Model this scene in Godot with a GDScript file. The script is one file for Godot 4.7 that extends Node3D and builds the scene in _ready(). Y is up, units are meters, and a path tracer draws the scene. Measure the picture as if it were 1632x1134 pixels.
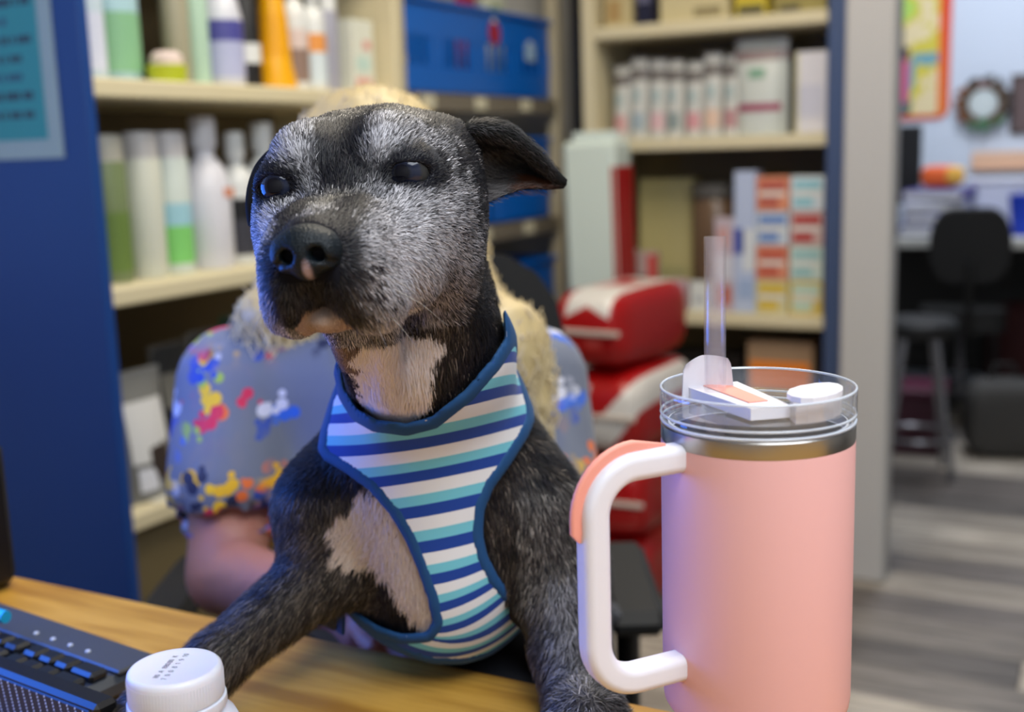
extends Node3D
# A dog in a striped harness stands with its front paws on an oak desk; a pink tumbler beside it, shop shelves behind.
# World axes follow the room: -Z runs into the room, +X along the back wall. The camera is turned 28 degrees to the left,
# and the things round the desk are modelled in axes turned the same way (TURN).
const TURN := 0.4886922
var mats := {}
var taken := {}
var shared := {}

func _ready() -> void:
	# ---- camera, sky, exposure, lights
	var cam := Camera3D.new(); cam.name = "camera"; add_child(cam)
	cam.transform = Transform3D(Basis(Vector3.UP, TURN) * Basis(Vector3.RIGHT, deg_to_rad(-10.0)) * Basis(Vector3.BACK, deg_to_rad(-1.8)), Vector3(0, 1.135, 0))
	cam.near = 0.05; cam.far = 60.0
	var att := CameraAttributesPhysical.new()
	att.frustum_focal_length = 39.16          # 34.06 degrees high
	att.frustum_near = 0.05; att.frustum_far = 60.0
	att.frustum_focus_distance = 0.675
	att.exposure_aperture = 4.5
	cam.attributes = att
	cam.fov = 34.06
	cam.current = true
	var we := WorldEnvironment.new(); we.name = "world_environment"; add_child(we)
	var env := Environment.new()
	env.background_mode = Environment.BG_SKY
	var sm := ProceduralSkyMaterial.new()
	sm.sky_top_color = Color(0.25, 0.45, 0.85); sm.sky_horizon_color = Color(0.6, 0.75, 0.95)
	sm.ground_bottom_color = Color(0.3, 0.32, 0.35); sm.ground_horizon_color = Color(0.55, 0.62, 0.7)
	env.sky = Sky.new(); env.sky.sky_material = sm
	env.background_energy_multiplier = 1.0
	env.tonemap_mode = Environment.TONE_MAPPER_LINEAR
	env.tonemap_exposure = 1.0
	env.sdfgi_enabled = true; env.ssao_enabled = true; env.ssil_enabled = true
	we.environment = env
	area("window_light", Vector3(-2.08, 1.55, -0.35), Vector3(1, -0.12, -0.1), Vector2(1.5, 1.2), Color(0.55, 0.72, 1.0), 0.6)
	area("monitor_light", Basis(Vector3.UP, TURN) * Vector3(-0.702, 1.03, -0.875), Basis(Vector3.UP, TURN) * Vector3(1, 0, 0.1), Vector2(0.46, 0.28), Color(0.22, 0.46, 1.0), 0.52)
	area("front_ceiling_light", Vector3(0.8, 2.66, 0.1), Vector3(0, -1, 0), Vector2(1.8, 1.2), Color(0.93, 0.965, 1.0), 6.6)
	area("middle_ceiling_light", Vector3(-0.7, 2.66, -1.75), Vector3(0, -1, 0), Vector2(1.2, 0.6), Color(1.0, 0.955, 0.87), 3.8)
	area("far_ceiling_light", Vector3(-0.4, 2.66, -4.5), Vector3(0, -1, 0), Vector2(1.2, 0.6), Color(0.92, 0.95, 1.0), 4.0)
	# ---- the place, then its things
	room()
	shelves()
	shelf_things()
	crate_things()
	food_bags()
	far_room()
	desk_things()
	tumbler()
	person()
	dog()

# ------------------------------------------------------------------ small helpers
func area(called: String, at: Vector3, dir: Vector3, size: Vector2, col: Color, energy: float) -> void:
	var l := AreaLight3D.new(); l.name = called; add_child(l, true)
	l.area_size = size; l.light_color = col; l.light_energy = energy
	l.area_range = 12.0; l.shadow_enabled = true; l.area_normalize_energy = true
	var z := -dir.normalized()
	var x := (Vector3.UP if absf(z.y) < 0.9 else Vector3.RIGHT).cross(z).normalized()
	l.transform = Transform3D(Basis(x, z.cross(x), z), at)

func lin(c: Color) -> Color: return c.srgb_to_linear()

func mat(key: String, c: Color, rough := 0.6, metal := 0.0, extra := {}) -> StandardMaterial3D:
	if mats.has(key): return mats[key]
	var m := StandardMaterial3D.new(); m.resource_name = key
	m.albedo_color = c; m.roughness = rough; m.metallic = metal
	for k in extra: m.set(k, extra[k])
	mats[key] = m
	return m

func flat(c: Color, rough := 0.5) -> StandardMaterial3D: return mat("plain_" + c.to_html() + str(rough), c, rough)

func noise_tex(freq: float, ramp: Array, seed_ := 1, size := 512, kind := FastNoiseLite.TYPE_SIMPLEX_SMOOTH, oct := 4) -> NoiseTexture2D:
	var n := FastNoiseLite.new(); n.noise_type = kind; n.frequency = freq; n.seed = seed_; n.fractal_octaves = oct
	var t := NoiseTexture2D.new(); t.noise = n; t.width = size; t.height = size; t.seamless = true
	if ramp.size():
		var g := Gradient.new(); var o := PackedFloat32Array(); var cs := PackedColorArray()
		for r in ramp: o.append(r[0]); cs.append(r[1])
		g.offsets = o; g.colors = cs; t.color_ramp = g
	return t

func numbered(s: String) -> String:
	taken[s] = taken.get(s, -1) + 1
	return s if taken[s] == 0 else "%s_%03d" % [s, taken[s]]

func thing(called: String, label: String, category: String, at := Vector3.ZERO, turn := 0.0, group := "") -> Node3D:
	var o := Node3D.new(); o.name = numbered(called); add_child(o, true)
	o.position = at; o.rotation.y = turn
	o.set_meta("label", label); o.set_meta("category", category)
	if group: o.set_meta("group", group)
	return o

func part(called: String, mesh: Mesh, m: Material, parent: Node = self, kind := "") -> MeshInstance3D:
	var o := MeshInstance3D.new(); o.mesh = mesh
	if m: o.material_override = m
	if parent == self: o.name = numbered(called)
	else:
		var n := 0; var nm := called
		while parent.has_node(NodePath(nm)): n += 1; nm = "%s_%03d" % [called, n]
		o.name = nm
	parent.add_child(o, true)
	if kind: o.set_meta("kind", kind)
	return o

func tag(o: Node3D, label: String, category := "", group := "") -> Node3D:
	o.set_meta("label", label)
	if category: o.set_meta("category", category)
	if group: o.set_meta("group", group)
	return o

# ------------------------------------------------------------------ mesh builder: triangles are counter-clockwise seen from outside, turned on commit
class MB:
	var v := PackedVector3Array(); var n := PackedVector3Array(); var c := PackedColorArray(); var uv := PackedVector2Array(); var ix := PackedInt32Array()
	var colour := Color.WHITE
	func add(p: Vector3, nn: Vector3, t := Vector2.ZERO) -> int:
		v.append(p); n.append(nn); c.append(colour); uv.append(t); return v.size() - 1
	func tri(a: Vector3, b: Vector3, d: Vector3) -> void:
		var nn := (b - a).cross(d - a).normalized()
		ix.append_array([add(a, nn), add(b, nn), add(d, nn)])
	func quad(a: Vector3, b: Vector3, d: Vector3, e: Vector3) -> void:
		var nn := (d - a).cross(e - b).normalized()
		var i := add(a, nn, Vector2(0, 0)); add(b, nn, Vector2(1, 0)); add(d, nn, Vector2(1, 1)); add(e, nn, Vector2(0, 1))
		ix.append_array([i, i + 1, i + 2, i, i + 2, i + 3])
	func box(at: Vector3, size: Vector3, bev := 0.0, bs := Basis.IDENTITY) -> MB:
		var h := size / 2.0; var b := minf(bev, minf(h.x, minf(h.y, h.z)) * 0.95)
		var hi := h - Vector3.ONE * b
		for ax in 3:
			for s in [-1.0, 1.0]:
				var e := Vector3.ZERO; e[ax] = s
				var u := Vector3.ZERO; u[(ax + 1) % 3] = 1.0
				var w := Vector3.ZERO; w[(ax + 2) % 3] = 1.0
				if s < 0: var tmp := u; u = w; w = tmp
				var c0 := e * h; var uu := u * hi; var ww := w * hi
				quad(at + bs * (c0 - uu - ww), at + bs * (c0 + uu - ww), at + bs * (c0 + uu + ww), at + bs * (c0 - uu + ww))
		if b > 0.0:
			for ax in 3:
				var a1 := (ax + 1) % 3; var a2 := (ax + 2) % 3
				for s1 in [-1.0, 1.0]:
					for s2 in [-1.0, 1.0]:
						var p := Vector3.ZERO; var q := Vector3.ZERO
						p[a1] = s1 * h[a1]; p[a2] = s2 * hi[a2]; q[a1] = s1 * hi[a1]; q[a2] = s2 * h[a2]
						var l := Vector3.ZERO; l[ax] = hi[ax]
						_q(at, bs, p, q, l, true)
			for sx in [-1.0, 1.0]:
				for sy in [-1.0, 1.0]:
					for sz in [-1.0, 1.0]:
						var k := Vector3(sx, sy, sz)
						var p0 := Vector3(h.x, hi.y, hi.z) * k; var p1 := Vector3(hi.x, h.y, hi.z) * k; var p2 := Vector3(hi.x, hi.y, h.z) * k
						if sx * sy * sz > 0: tri(at + bs * p0, at + bs * p1, at + bs * p2)
						else: tri(at + bs * p0, at + bs * p2, at + bs * p1)
		return self
	func _q(at: Vector3, bs: Basis, p: Vector3, q: Vector3, l: Vector3, fwd: bool) -> void:
		var a := at + bs * (p - l); var b := at + bs * (q - l); var d := at + bs * (q + l); var e := at + bs * (p + l)
		var nn := (d - a).cross(e - b)
		if nn.dot(bs * (p + q)) > 0: quad(a, b, d, e)
		else: quad(e, d, b, a)
	# profile of Vector2(radius, height) from bottom to top along the outside; angles under 40 degrees are smoothed
	func lathe(prof: Array, segs := 32, xf := Transform3D.IDENTITY, a0 := 0.0, a1 := TAU, sx := 1.0, sz := 1.0) -> MB:
		var m := prof.size()
		var sn: Array[Vector2] = []
		for i in m - 1:
			var d: Vector2 = prof[i + 1] - prof[i]
			sn.append(Vector2(d.y, -d.x).normalized())
		for i in m - 1:
			var n0 := sn[i]; var n1 := sn[i]
			if i > 0 and sn[i - 1].dot(sn[i]) > 0.76: n0 = (sn[i - 1] + sn[i]).normalized()
			if i < m - 2 and sn[i + 1].dot(sn[i]) > 0.76: n1 = (sn[i + 1] + sn[i]).normalized()
			var first := v.size()
			for j in segs + 1:
				var a := lerpf(a0, a1, float(j) / segs); var ca := cos(a) * sx; var sa := sin(a) * sz
				add(xf * Vector3(prof[i].x * ca, prof[i].y, prof[i].x * sa), (xf.basis * Vector3(n0.x * cos(a) / sx, n0.y, n0.x * sin(a) / sz)).normalized(), Vector2(float(j) / segs, float(i) / m))
				add(xf * Vector3(prof[i + 1].x * ca, prof[i + 1].y, prof[i + 1].x * sa), (xf.basis * Vector3(n1.x * cos(a) / sx, n1.y, n1.x * sin(a) / sz)).normalized(), Vector2(float(j) / segs, float(i + 1) / m))
			for j in segs:
				var k := first + j * 2
				ix.append_array([k, k + 1, k + 3, k, k + 3, k + 2])
		return self
	# a ring of 2-D section points swept along a path
	func sweep(path: Array, sect: Array, up := Vector3.UP, caps := true, scale: Array = []) -> MB:
		var m := sect.size(); var rings := []; var first := v.size()
		for i in path.size():
			var t: Vector3 = (path[mini(i + 1, path.size() - 1)] - path[maxi(i - 1, 0)]).normalized()
			var x := up.cross(t)
			x = x.normalized() if x.length() > 1e-4 else Vector3.RIGHT
			var y := t.cross(x)
			var k: float = scale[i] if scale.size() else 1.0
			for j in m:
				var pj: Vector2 = sect[j] * k; var d: Vector2 = sect[(j + 1) % m] - sect[(j + m - 1) % m]
				var nn := Vector2(d.y, -d.x).normalized()
				add(path[i] + x * pj.x + y * pj.y, (x * nn.x + y * nn.y).normalized(), Vector2(float(j) / m, float(i)))
		for i in path.size() - 1:
			for j in m:
				var a := first + i * m + j; var b := first + i * m + (j + 1) % m
				ix.append_array([a, b, b + m, a, b + m, a + m])
		if caps:
			for e in [0, path.size() - 1]:
				var cc := Vector3.ZERO
				for j in m: cc += v[first + e * m + j] / m
				for j in m:
					var a := v[first + e * m + j]; var b := v[first + e * m + (j + 1) % m]
					if e == 0: tri(cc, b, a)
					else: tri(cc, a, b)
		return self
	func tube(path: Array, r: float, segs := 10, scale: Array = []) -> MB:
		var s := []
		for j in segs: s.append(Vector2(cos(TAU * j / segs), sin(TAU * j / segs)) * r)
		var t: Vector3 = (path[-1] - path[0]).normalized()
		return sweep(path, s, Vector3.UP if absf(t.y) < 0.9 else Vector3.RIGHT, true, scale)
	# polygon in the xy plane (counter-clockwise), extruded from z0 to z1
	func extrude(poly: Array, z0: float, z1: float, xf := Transform3D.IDENTITY, smooth := false) -> MB:
		var pk := PackedVector2Array(poly); var m := poly.size()
		var tr := Geometry2D.triangulate_polygon(pk)
		for k in range(0, tr.size(), 3):
			var a := pk[tr[k]]; var b := pk[tr[k + 1]]; var d := pk[tr[k + 2]]
			if (b - a).cross(d - a) < 0: var tmp := b; b = d; d = tmp
			tri(xf * Vector3(a.x, a.y, z1), xf * Vector3(b.x, b.y, z1), xf * Vector3(d.x, d.y, z1))
			tri(xf * Vector3(a.x, a.y, z0), xf * Vector3(d.x, d.y, z0), xf * Vector3(b.x, b.y, z0))
		for i in m:
			var a: Vector2 = poly[i]; var b: Vector2 = poly[(i + 1) % m]
			quad(xf * Vector3(a.x, a.y, z0), xf * Vector3(b.x, b.y, z0), xf * Vector3(b.x, b.y, z1), xf * Vector3(a.x, a.y, z1))
		return self
	# a grid of points with thickness: g[i][j]; the front faces (dP/dj x dP/di)
	func sheet(g: Array, thick: float, cols: Array = []) -> MB:
		var a := g.size(); var b: int = g[0].size()
		var nn := []
		for i in a:
			for j in b:
				var di: Vector3 = g[mini(i + 1, a - 1)][j] - g[maxi(i - 1, 0)][j]
				var dj: Vector3 = g[i][mini(j + 1, b - 1)] - g[i][maxi(j - 1, 0)]
				nn.append(dj.cross(di).normalized())
		for side in [1.0, -1.0]:
			var first := v.size()
			for i in a:
				for j in b:
					if cols.size(): colour = cols[i][j]
					var edge := 0.15 if (i == 0 or j == 0 or i == a - 1 or j == b - 1) else 1.0
					add(g[i][j] + nn[i * b + j] * side * thick * 0.5 * edge, nn[i * b + j] * side, Vector2(float(j) / (b - 1), float(i) / (a - 1)))
			for i in a - 1:
				for j in b - 1:
					var p := first + i * b + j
					if side > 0: ix.append_array([p, p + 1, p + b + 1, p, p + b + 1, p + b])
					else: ix.append_array([p, p + b + 1, p + 1, p, p + b, p + b + 1])
		return self
	func join(o: MB, xf: Transform3D) -> MB:
		var f := v.size()
		for i in o.v.size():
			v.append(xf * o.v[i]); n.append((xf.basis * o.n[i]).normalized()); c.append(o.c[i]); uv.append(o.uv[i])
		for i in o.ix: ix.append(i + f)
		return self
	func mesh(with_colour := false) -> ArrayMesh:
		var f := ix.duplicate()
		for i in range(0, f.size(), 3): var t := f[i + 1]; f[i + 1] = f[i + 2]; f[i + 2] = t
		var a := []; a.resize(Mesh.ARRAY_MAX)
		a[Mesh.ARRAY_VERTEX] = v; a[Mesh.ARRAY_NORMAL] = n; a[Mesh.ARRAY_TEX_UV] = uv; a[Mesh.ARRAY_INDEX] = f
		if with_colour: a[Mesh.ARRAY_COLOR] = c
		var m := ArrayMesh.new(); m.add_surface_from_arrays(Mesh.PRIMITIVE_TRIANGLES, a)
		return m

func bx(size: Vector3, bev := 0.0, at := Vector3.ZERO, bs := Basis.IDENTITY) -> ArrayMesh: return MB.new().box(at, size, bev, bs).mesh()
func rounded(w: float, h: float, r: float, k := 4) -> Array:
	var out := []
	for q in 4:
		var cx := (w / 2 - r) * (1 if q in [0, 3] else -1); var cy := (h / 2 - r) * (1 if q < 2 else -1)
		for i in k + 1:
			var a := PI / 2 * (q + float(i) / k)
			out.append(Vector2(cx + r * cos(a), cy + r * sin(a)))
	return out
func spline(pts: Array, per := 8) -> Array:
	var out := []
	for i in pts.size() - 1:
		var p0 = pts[maxi(i - 1, 0)]; var p3 = pts[mini(i + 2, pts.size() - 1)]
		for k in per: out.append(pts[i].cubic_interpolate(pts[i + 1], p0, p3, float(k) / per))
	out.append(pts[-1])
	return out

# ------------------------------------------------------------------ signed distance fields, meshed as surface nets
class Field:
	var typ := PackedInt32Array(); var op := PackedInt32Array()
	var A: Array[Vector3] = []; var B: Array[Vector3] = []; var M: Array[Basis] = []
	var ra := PackedFloat32Array(); var rb := PackedFloat32Array(); var kk := PackedFloat32Array()
	var all := PackedInt32Array()
	func _put(t: int, a: Vector3, b: Vector3, m: Basis, r0: float, r1: float, k: float, o: int) -> void:
		all.append(typ.size()); typ.append(t); A.append(a); B.append(b); M.append(m); ra.append(r0); rb.append(r1); kk.append(k); op.append(o)
	func cap(a: Vector3, b: Vector3, r0: float, r1: float, k := 0.01, o := 1) -> void: _put(0, a, b, Basis.IDENTITY, r0, r1, k, o)
	func ell(c: Vector3, r: Vector3, k := 0.01, o := 1, bs := Basis.IDENTITY) -> void: _put(1, c, r, bs.transposed(), minf(r.x, minf(r.y, r.z)), 0.0, k, o)
	func one(i: int, p: Vector3) -> float:
		if typ[i] == 0:
			var pa := p - A[i]; var ba := B[i] - A[i]
			var h := clampf(pa.dot(ba) / ba.length_squared(), 0.0, 1.0)
			return (pa - ba * h).length() - lerpf(ra[i], rb[i], h)
		var q := (M[i] * (p - A[i])) / B[i]
		var k0 := q.length()
		if k0 < 1e-4: return -ra[i]
		return k0 * (k0 - 1.0) / (q / B[i]).length()
	func d(p: Vector3, act: PackedInt32Array) -> float:
		var r := 1.0
		for i in act:
			var e := one(i, p); var k := kk[i]
			if op[i] > 0:
				var h := maxf(k - absf(r - e), 0.0)
				r = minf(r, e) - h * h * 0.25 / k
			else:
				e = -e
				var h := maxf(k - absf(r - e), 0.0)
				r = maxf(r, e) + h * h * 0.25 / k
		return r
	func cull(p: Vector3, act: PackedInt32Array, reach: float) -> PackedInt32Array:
		var out := PackedInt32Array()
		for i in act:
			if one(i, p) < reach * 1.5 + kk[i]: out.append(i)
		return out

# post: (distance, point) -> distance, or null
func nets(f: Field, lo: Vector3, hi: Vector3, h: float, post = null, extra := 0.0) -> MB:
	var nx := int(ceil((hi.x - lo.x) / h / 16.0)) * 16; var ny := int(ceil((hi.y - lo.y) / h / 16.0)) * 16; var nz := int(ceil((hi.z - lo.z) / h / 16.0)) * 16
	var g := PackedFloat32Array(); g.resize(nx * ny * nz); g.fill(1e9)
	var sy := nx; var sz := nx * ny
	var done: Array[Vector3i] = []
	var has_post: bool = post != null
	var r16 := h * 16.0 * 0.87; var r4 := h * 4.0 * 0.87
	for bz in range(0, nz, 16):
		for by in range(0, ny, 16):
			for bx_ in range(0, nx, 16):
				var pc := lo + Vector3(bx_ + 8, by + 8, bz + 8) * h
				var dc := f.d(pc, f.all)
				if absf(dc) > r16 * 1.5 + 0.012 + extra: continue
				var act := f.cull(pc, f.all, r16 + extra)
				for cz in range(bz, bz + 16, 4):
					for cy in range(by, by + 16, 4):
						for cx in range(bx_, bx_ + 16, 4):
							var p4 := lo + Vector3(cx + 1.5, cy + 1.5, cz + 1.5) * h
							var d4 := f.d(p4, act)
							if has_post: d4 = post.call(d4, p4)
							if absf(d4) > r4 * 1.4 + 2.0 * h: continue
							var act4 := f.cull(p4, act, r4 + h + extra)
							done.append(Vector3i(cx, cy, cz))
							for z in range(cz, cz + 4):
								for y in range(cy, cy + 4):
									for x in range(cx, cx + 4):
										var p := lo + Vector3(x, y, z) * h
										var dd := f.d(p, act4)
										if has_post: dd = post.call(dd, p)
										g[x + y * sy + z * sz] = dd
	var id := PackedInt32Array(); id.resize(nx * ny * nz); id.fill(-1)
	var m := MB.new()
	var cells := PackedInt32Array()
	var off := PackedInt32Array([0, 1, sy, sy + 1, sz, sz + 1, sz + sy, sz + sy + 1])
	var vals := PackedFloat32Array(); vals.resize(8)
	var e0 := PackedInt32Array([0, 2, 4, 6, 0, 1, 4, 5, 0, 1, 2, 3]); var e1 := PackedInt32Array([1, 3, 5, 7, 2, 3, 6, 7, 4, 5, 6, 7])
	var corner: Array[Vector3] = [Vector3(0, 0, 0), Vector3(1, 0, 0), Vector3(0, 1, 0), Vector3(1, 1, 0), Vector3(0, 0, 1), Vector3(1, 0, 1), Vector3(0, 1, 1), Vector3(1, 1, 1)]
	for b in done:
		for z in range(b.z, mini(b.z + 4, nz - 1)):
			for y in range(b.y, mini(b.y + 4, ny - 1)):
				for x in range(b.x, mini(b.x + 4, nx - 1)):
					var k := x + y * sy + z * sz
					var neg := 0; var bad := false
					for c in 8:
						var w := g[k + off[c]]
						if w > 1e8: bad = true; break
						vals[c] = w
						if w < 0.0: neg += 1
					if bad or neg == 0 or neg == 8: continue
					var s := Vector3.ZERO; var cnt := 0
					for e in 12:
						var a := vals[e0[e]]; var bb := vals[e1[e]]
						if (a < 0.0) != (bb < 0.0):
							s += corner[e0[e]].lerp(corner[e1[e]], a / (a - bb)); cnt += 1
					id[k] = m.v.size(); cells.append(k)
					m.v.append(lo + (Vector3(x, y, z) + s / cnt) * h)
	var cs := PackedInt32Array()
	for k in cells:
		var inside := g[k] < 0.0
		for ax in 3:
			var st: int = [1, sy, sz][ax]; var u: int = [sy, sz, 1][ax]; var w: int = [sz, 1, sy][ax]
			if (g[k + st] < 0.0) == inside: continue
			if k - u - w < 0: continue
			var a := id[k]; var b := id[k - u]; var c := id[k - u - w]; var d := id[k - w]
			if a < 0 or b < 0 or c < 0 or d < 0: continue
			if inside: cs.append_array([a, b, c, a, c, d])
			else: cs.append_array([a, c, b, a, d, c])
	m.ix = cs
	m.n.resize(m.v.size()); m.c.resize(m.v.size()); m.uv.resize(m.v.size())
	m.n.fill(Vector3.ZERO); m.c.fill(Color.WHITE)
	for i in range(0, cs.size(), 3):
		var a := m.v[cs[i]]; var nn := (m.v[cs[i + 1]] - a).cross(m.v[cs[i + 2]] - a)
		m.n[cs[i]] += nn; m.n[cs[i + 1]] += nn; m.n[cs[i + 2]] += nn
	for i in m.n.size(): m.n[i] = m.n[i].normalized()
	return m

# ------------------------------------------------------------------ the room
func struct(called: String, mesh: Mesh, m: Material, label := "", parent: Node = self) -> MeshInstance3D:
	var o := part(called, mesh, m, parent, "structure")
	if label: o.set_meta("label", label); o.set_meta("category", called.split("_")[0])
	return o

func slab(x0: float, x1: float, y0: float, y1: float, z0: float, z1: float, bev := 0.0) -> ArrayMesh:
	return bx(Vector3(x1 - x0, y1 - y0, z1 - z0), bev, Vector3(x0 + x1, y0 + y1, z0 + z1) / 2.0)

func room() -> void:
	var rng := RandomNumberGenerator.new(); rng.seed = 11
	var paint := mat("wall_paint", Color(0.76, 0.755, 0.74), 0.85)
	var white_paint := mat("far_wall_paint", Color(0.83, 0.87, 0.93), 0.8)
	var post_paint := mat("post_paint", Color(0.72, 0.71, 0.70), 0.6)
	var fl := struct("floor", slab(-2.3, 2.4, -0.12, -0.008, -5.9, 1.8), mat("floor_base", Color(0.2, 0.19, 0.18), 0.8), "grey brown plank floor of the shop")
	var tones := [Color(0.45, 0.42, 0.39), Color(0.34, 0.315, 0.295), Color(0.68, 0.64, 0.585), Color(0.39, 0.36, 0.34), Color(0.56, 0.525, 0.48)]
	var pm := []
	for i in 5:
		pm.append(mat("floor_plank_%d" % i, Color.WHITE, 0.5, 0.0, {"albedo_texture": noise_tex(0.012, [[0.25, tones[i].darkened(0.22)], [0.5, tones[i]], [0.8, tones[i].lightened(0.1)]], 20 + i, 256), "uv1_triplanar": true, "uv1_world_triplanar": true, "uv1_scale": Vector3(0.9, 1, 9)}))
	var boards := [bx(Vector3(0.898, 0.008, 0.148), 0.0015), bx(Vector3(0.648, 0.008, 0.148), 0.0015)]
	var r := 0
	var z := -5.55
	while z < -1.0:
		var x := -2.2 - fmod(r * 0.37, 0.7); var k := 0
		while x < 1.0:
			var w: int = (r + k) % 2
			var o := part("plank", boards[w], pm[rng.randi() % 5], fl)
			o.position = Vector3(x + [0.45, 0.325][w], -0.004, z)
			x += [0.9, 0.65][w]; k += 1
		z += 0.15; r += 1
	struct("ceiling", slab(-2.3, 2.4, 2.72, 2.85, -5.9, 1.8), mat("ceiling_paint", Color(0.85, 0.85, 0.83), 0.9), "white ceiling above the shop")
	struct("wall_back", slab(-2.3, -0.62, 0, 2.72, -3.68, -3.56), paint, "cream wall behind the right bookcase")
	struct("wall_back", slab(0.75, 2.4, 0, 2.72, -3.68, -3.56), paint, "cream wall on the far side of the doorway")
	var post := struct("trim_1", slab(-0.632, -0.512, 0, 2.72, -3.06, -2.97, 0.006), post_paint, "pale grey door post beside the right bookcase")
	struct("trim_strip", slab(-0.516, -0.508, 0, 2.72, -3.04, -2.99, 0.003), mat("post_edge", Color(0.62, 0.61, 0.6), 0.5), "", post)
	struct("wall_far", slab(-2.3, 2.4, 0, 2.72, -5.9, -5.75), white_paint, "bluish white wall of the room beyond the doorway")
	struct("wall_right", slab(2.28, 2.4, 0, 2.72, -5.75, 1.8), paint, "cream wall on the right side of the shop")
	struct("wall_front", slab(-2.3, 2.28, 0, 2.72, 1.68, 1.8), paint, "cream wall behind the desk")
	var wl := Node3D.new(); wl.name = "wall_left"; add_child(wl); wl.set_meta("kind", "structure"); wl.set_meta("label", "cream wall with the daylight window"); wl.set_meta("category", "wall")
	struct("wall_panel", slab(-2.3, -2.16, 0, 0.9, -5.75, 1.68), paint, "", wl)
	struct("wall_panel", slab(-2.3, -2.16, 2.2, 2.72, -5.75, 1.68), paint, "", wl)
	struct("wall_panel", slab(-2.3, -2.16, 0.9, 2.2, -5.75, -1.15), paint, "", wl)
	struct("wall_panel", slab(-2.3, -2.16, 0.9, 2.2, 0.45, 1.68), paint, "", wl)
	var wn := Node3D.new(); wn.name = "window_1"; add_child(wn); wn.set_meta("kind", "structure"); wn.set_meta("label", "window with white frame in the left wall"); wn.set_meta("category", "window")
	var fm := mat("window_frame", Color(0.85, 0.85, 0.85), 0.4)
	for q in [[0.9, 0.95, -1.15, 0.45], [2.15, 2.2, -1.15, 0.45], [0.95, 2.15, -1.15, -1.1], [0.95, 2.15, 0.4, 0.45], [0.95, 2.15, -0.375, -0.325]]:
		struct("window_frame", slab(-2.26, -2.2, q[0], q[1], q[2], q[3], 0.004), fm, "", wn)
	struct("window_pane", slab(-2.235, -2.229, 0.94, 2.16, -1.12, 0.42), mat("pane", Color(0.9, 0.95, 1.0, 0.06), 0.02, 0.0, {"transparency": BaseMaterial3D.TRANSPARENCY_ALPHA}), "", wn)
	var glow := mat("lamp_panel", Color(0.9, 0.9, 0.9), 0.6, 0.0, {"emission_enabled": true, "emission": Color(1.0, 0.97, 0.92), "emission_energy_multiplier": 1.2})
	for q in [[Vector3(0.8, 2.7, 0.1), "white ceiling light panel above the desk"], [Vector3(-0.7, 2.7, -1.75), "white ceiling light panel above the shelves"], [Vector3(-0.4, 2.7, -4.5), "white ceiling light panel in the room beyond"]]:
		var t := thing("ceiling_light", q[1], "light", q[0])
		if t.position.x > 0.0: t.scale = Vector3(1.5, 1, 2)
		part("frame", MB.new().box(Vector3(0, 0, 0.31), Vector3(1.26, 0.04, 0.03), 0.004).box(Vector3(0, 0, -0.31), Vector3(1.26, 0.04, 0.03), 0.004).box(Vector3(0.615, 0, 0), Vector3(0.03, 0.04, 0.59), 0.004).box(Vector3(-0.615, 0, 0), Vector3(0.03, 0.04, 0.59), 0.004).mesh(), fm, t)
		part("diffuser", bx(Vector3(1.2, 0.01, 0.59)), glow, t)
	# the oak desk
	var oak := mat("oak", Color.WHITE, 0.42, 0.0, {"albedo_texture": noise_tex(0.01, [[0.2, Color(0.62, 0.43, 0.15)], [0.45, Color(0.73, 0.54, 0.21)], [0.65, Color(0.79, 0.60, 0.26)], [0.9, Color(0.69, 0.50, 0.19)]], 5, 512), "uv1_triplanar": true, "uv1_world_triplanar": true, "uv1_scale": Vector3(0.5, 3, 5), "clearcoat_enabled": true, "clearcoat": 0.25, "clearcoat_roughness": 0.3})
	var d := thing("desk", "golden oak desk with a straight back edge, under the dog's front paws", "desk", Vector3(-0.25, 0, -0.3))
	part("desk_top", bx(Vector3(2.3, 0.03, 0.824), 0.004, Vector3(0, 0.735, 0)), oak, d)
	for s in [-1.0, 1.0]: part("side_panel", bx(Vector3(0.025, 0.72, 0.7), 0.003, Vector3(1.1 * s, 0.36, 0.03)), oak, d)
	part("front_panel", bx(Vector3(2.15, 0.4, 0.02), 0.003, Vector3(0, 0.5, 0.25)), oak, d)

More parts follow.
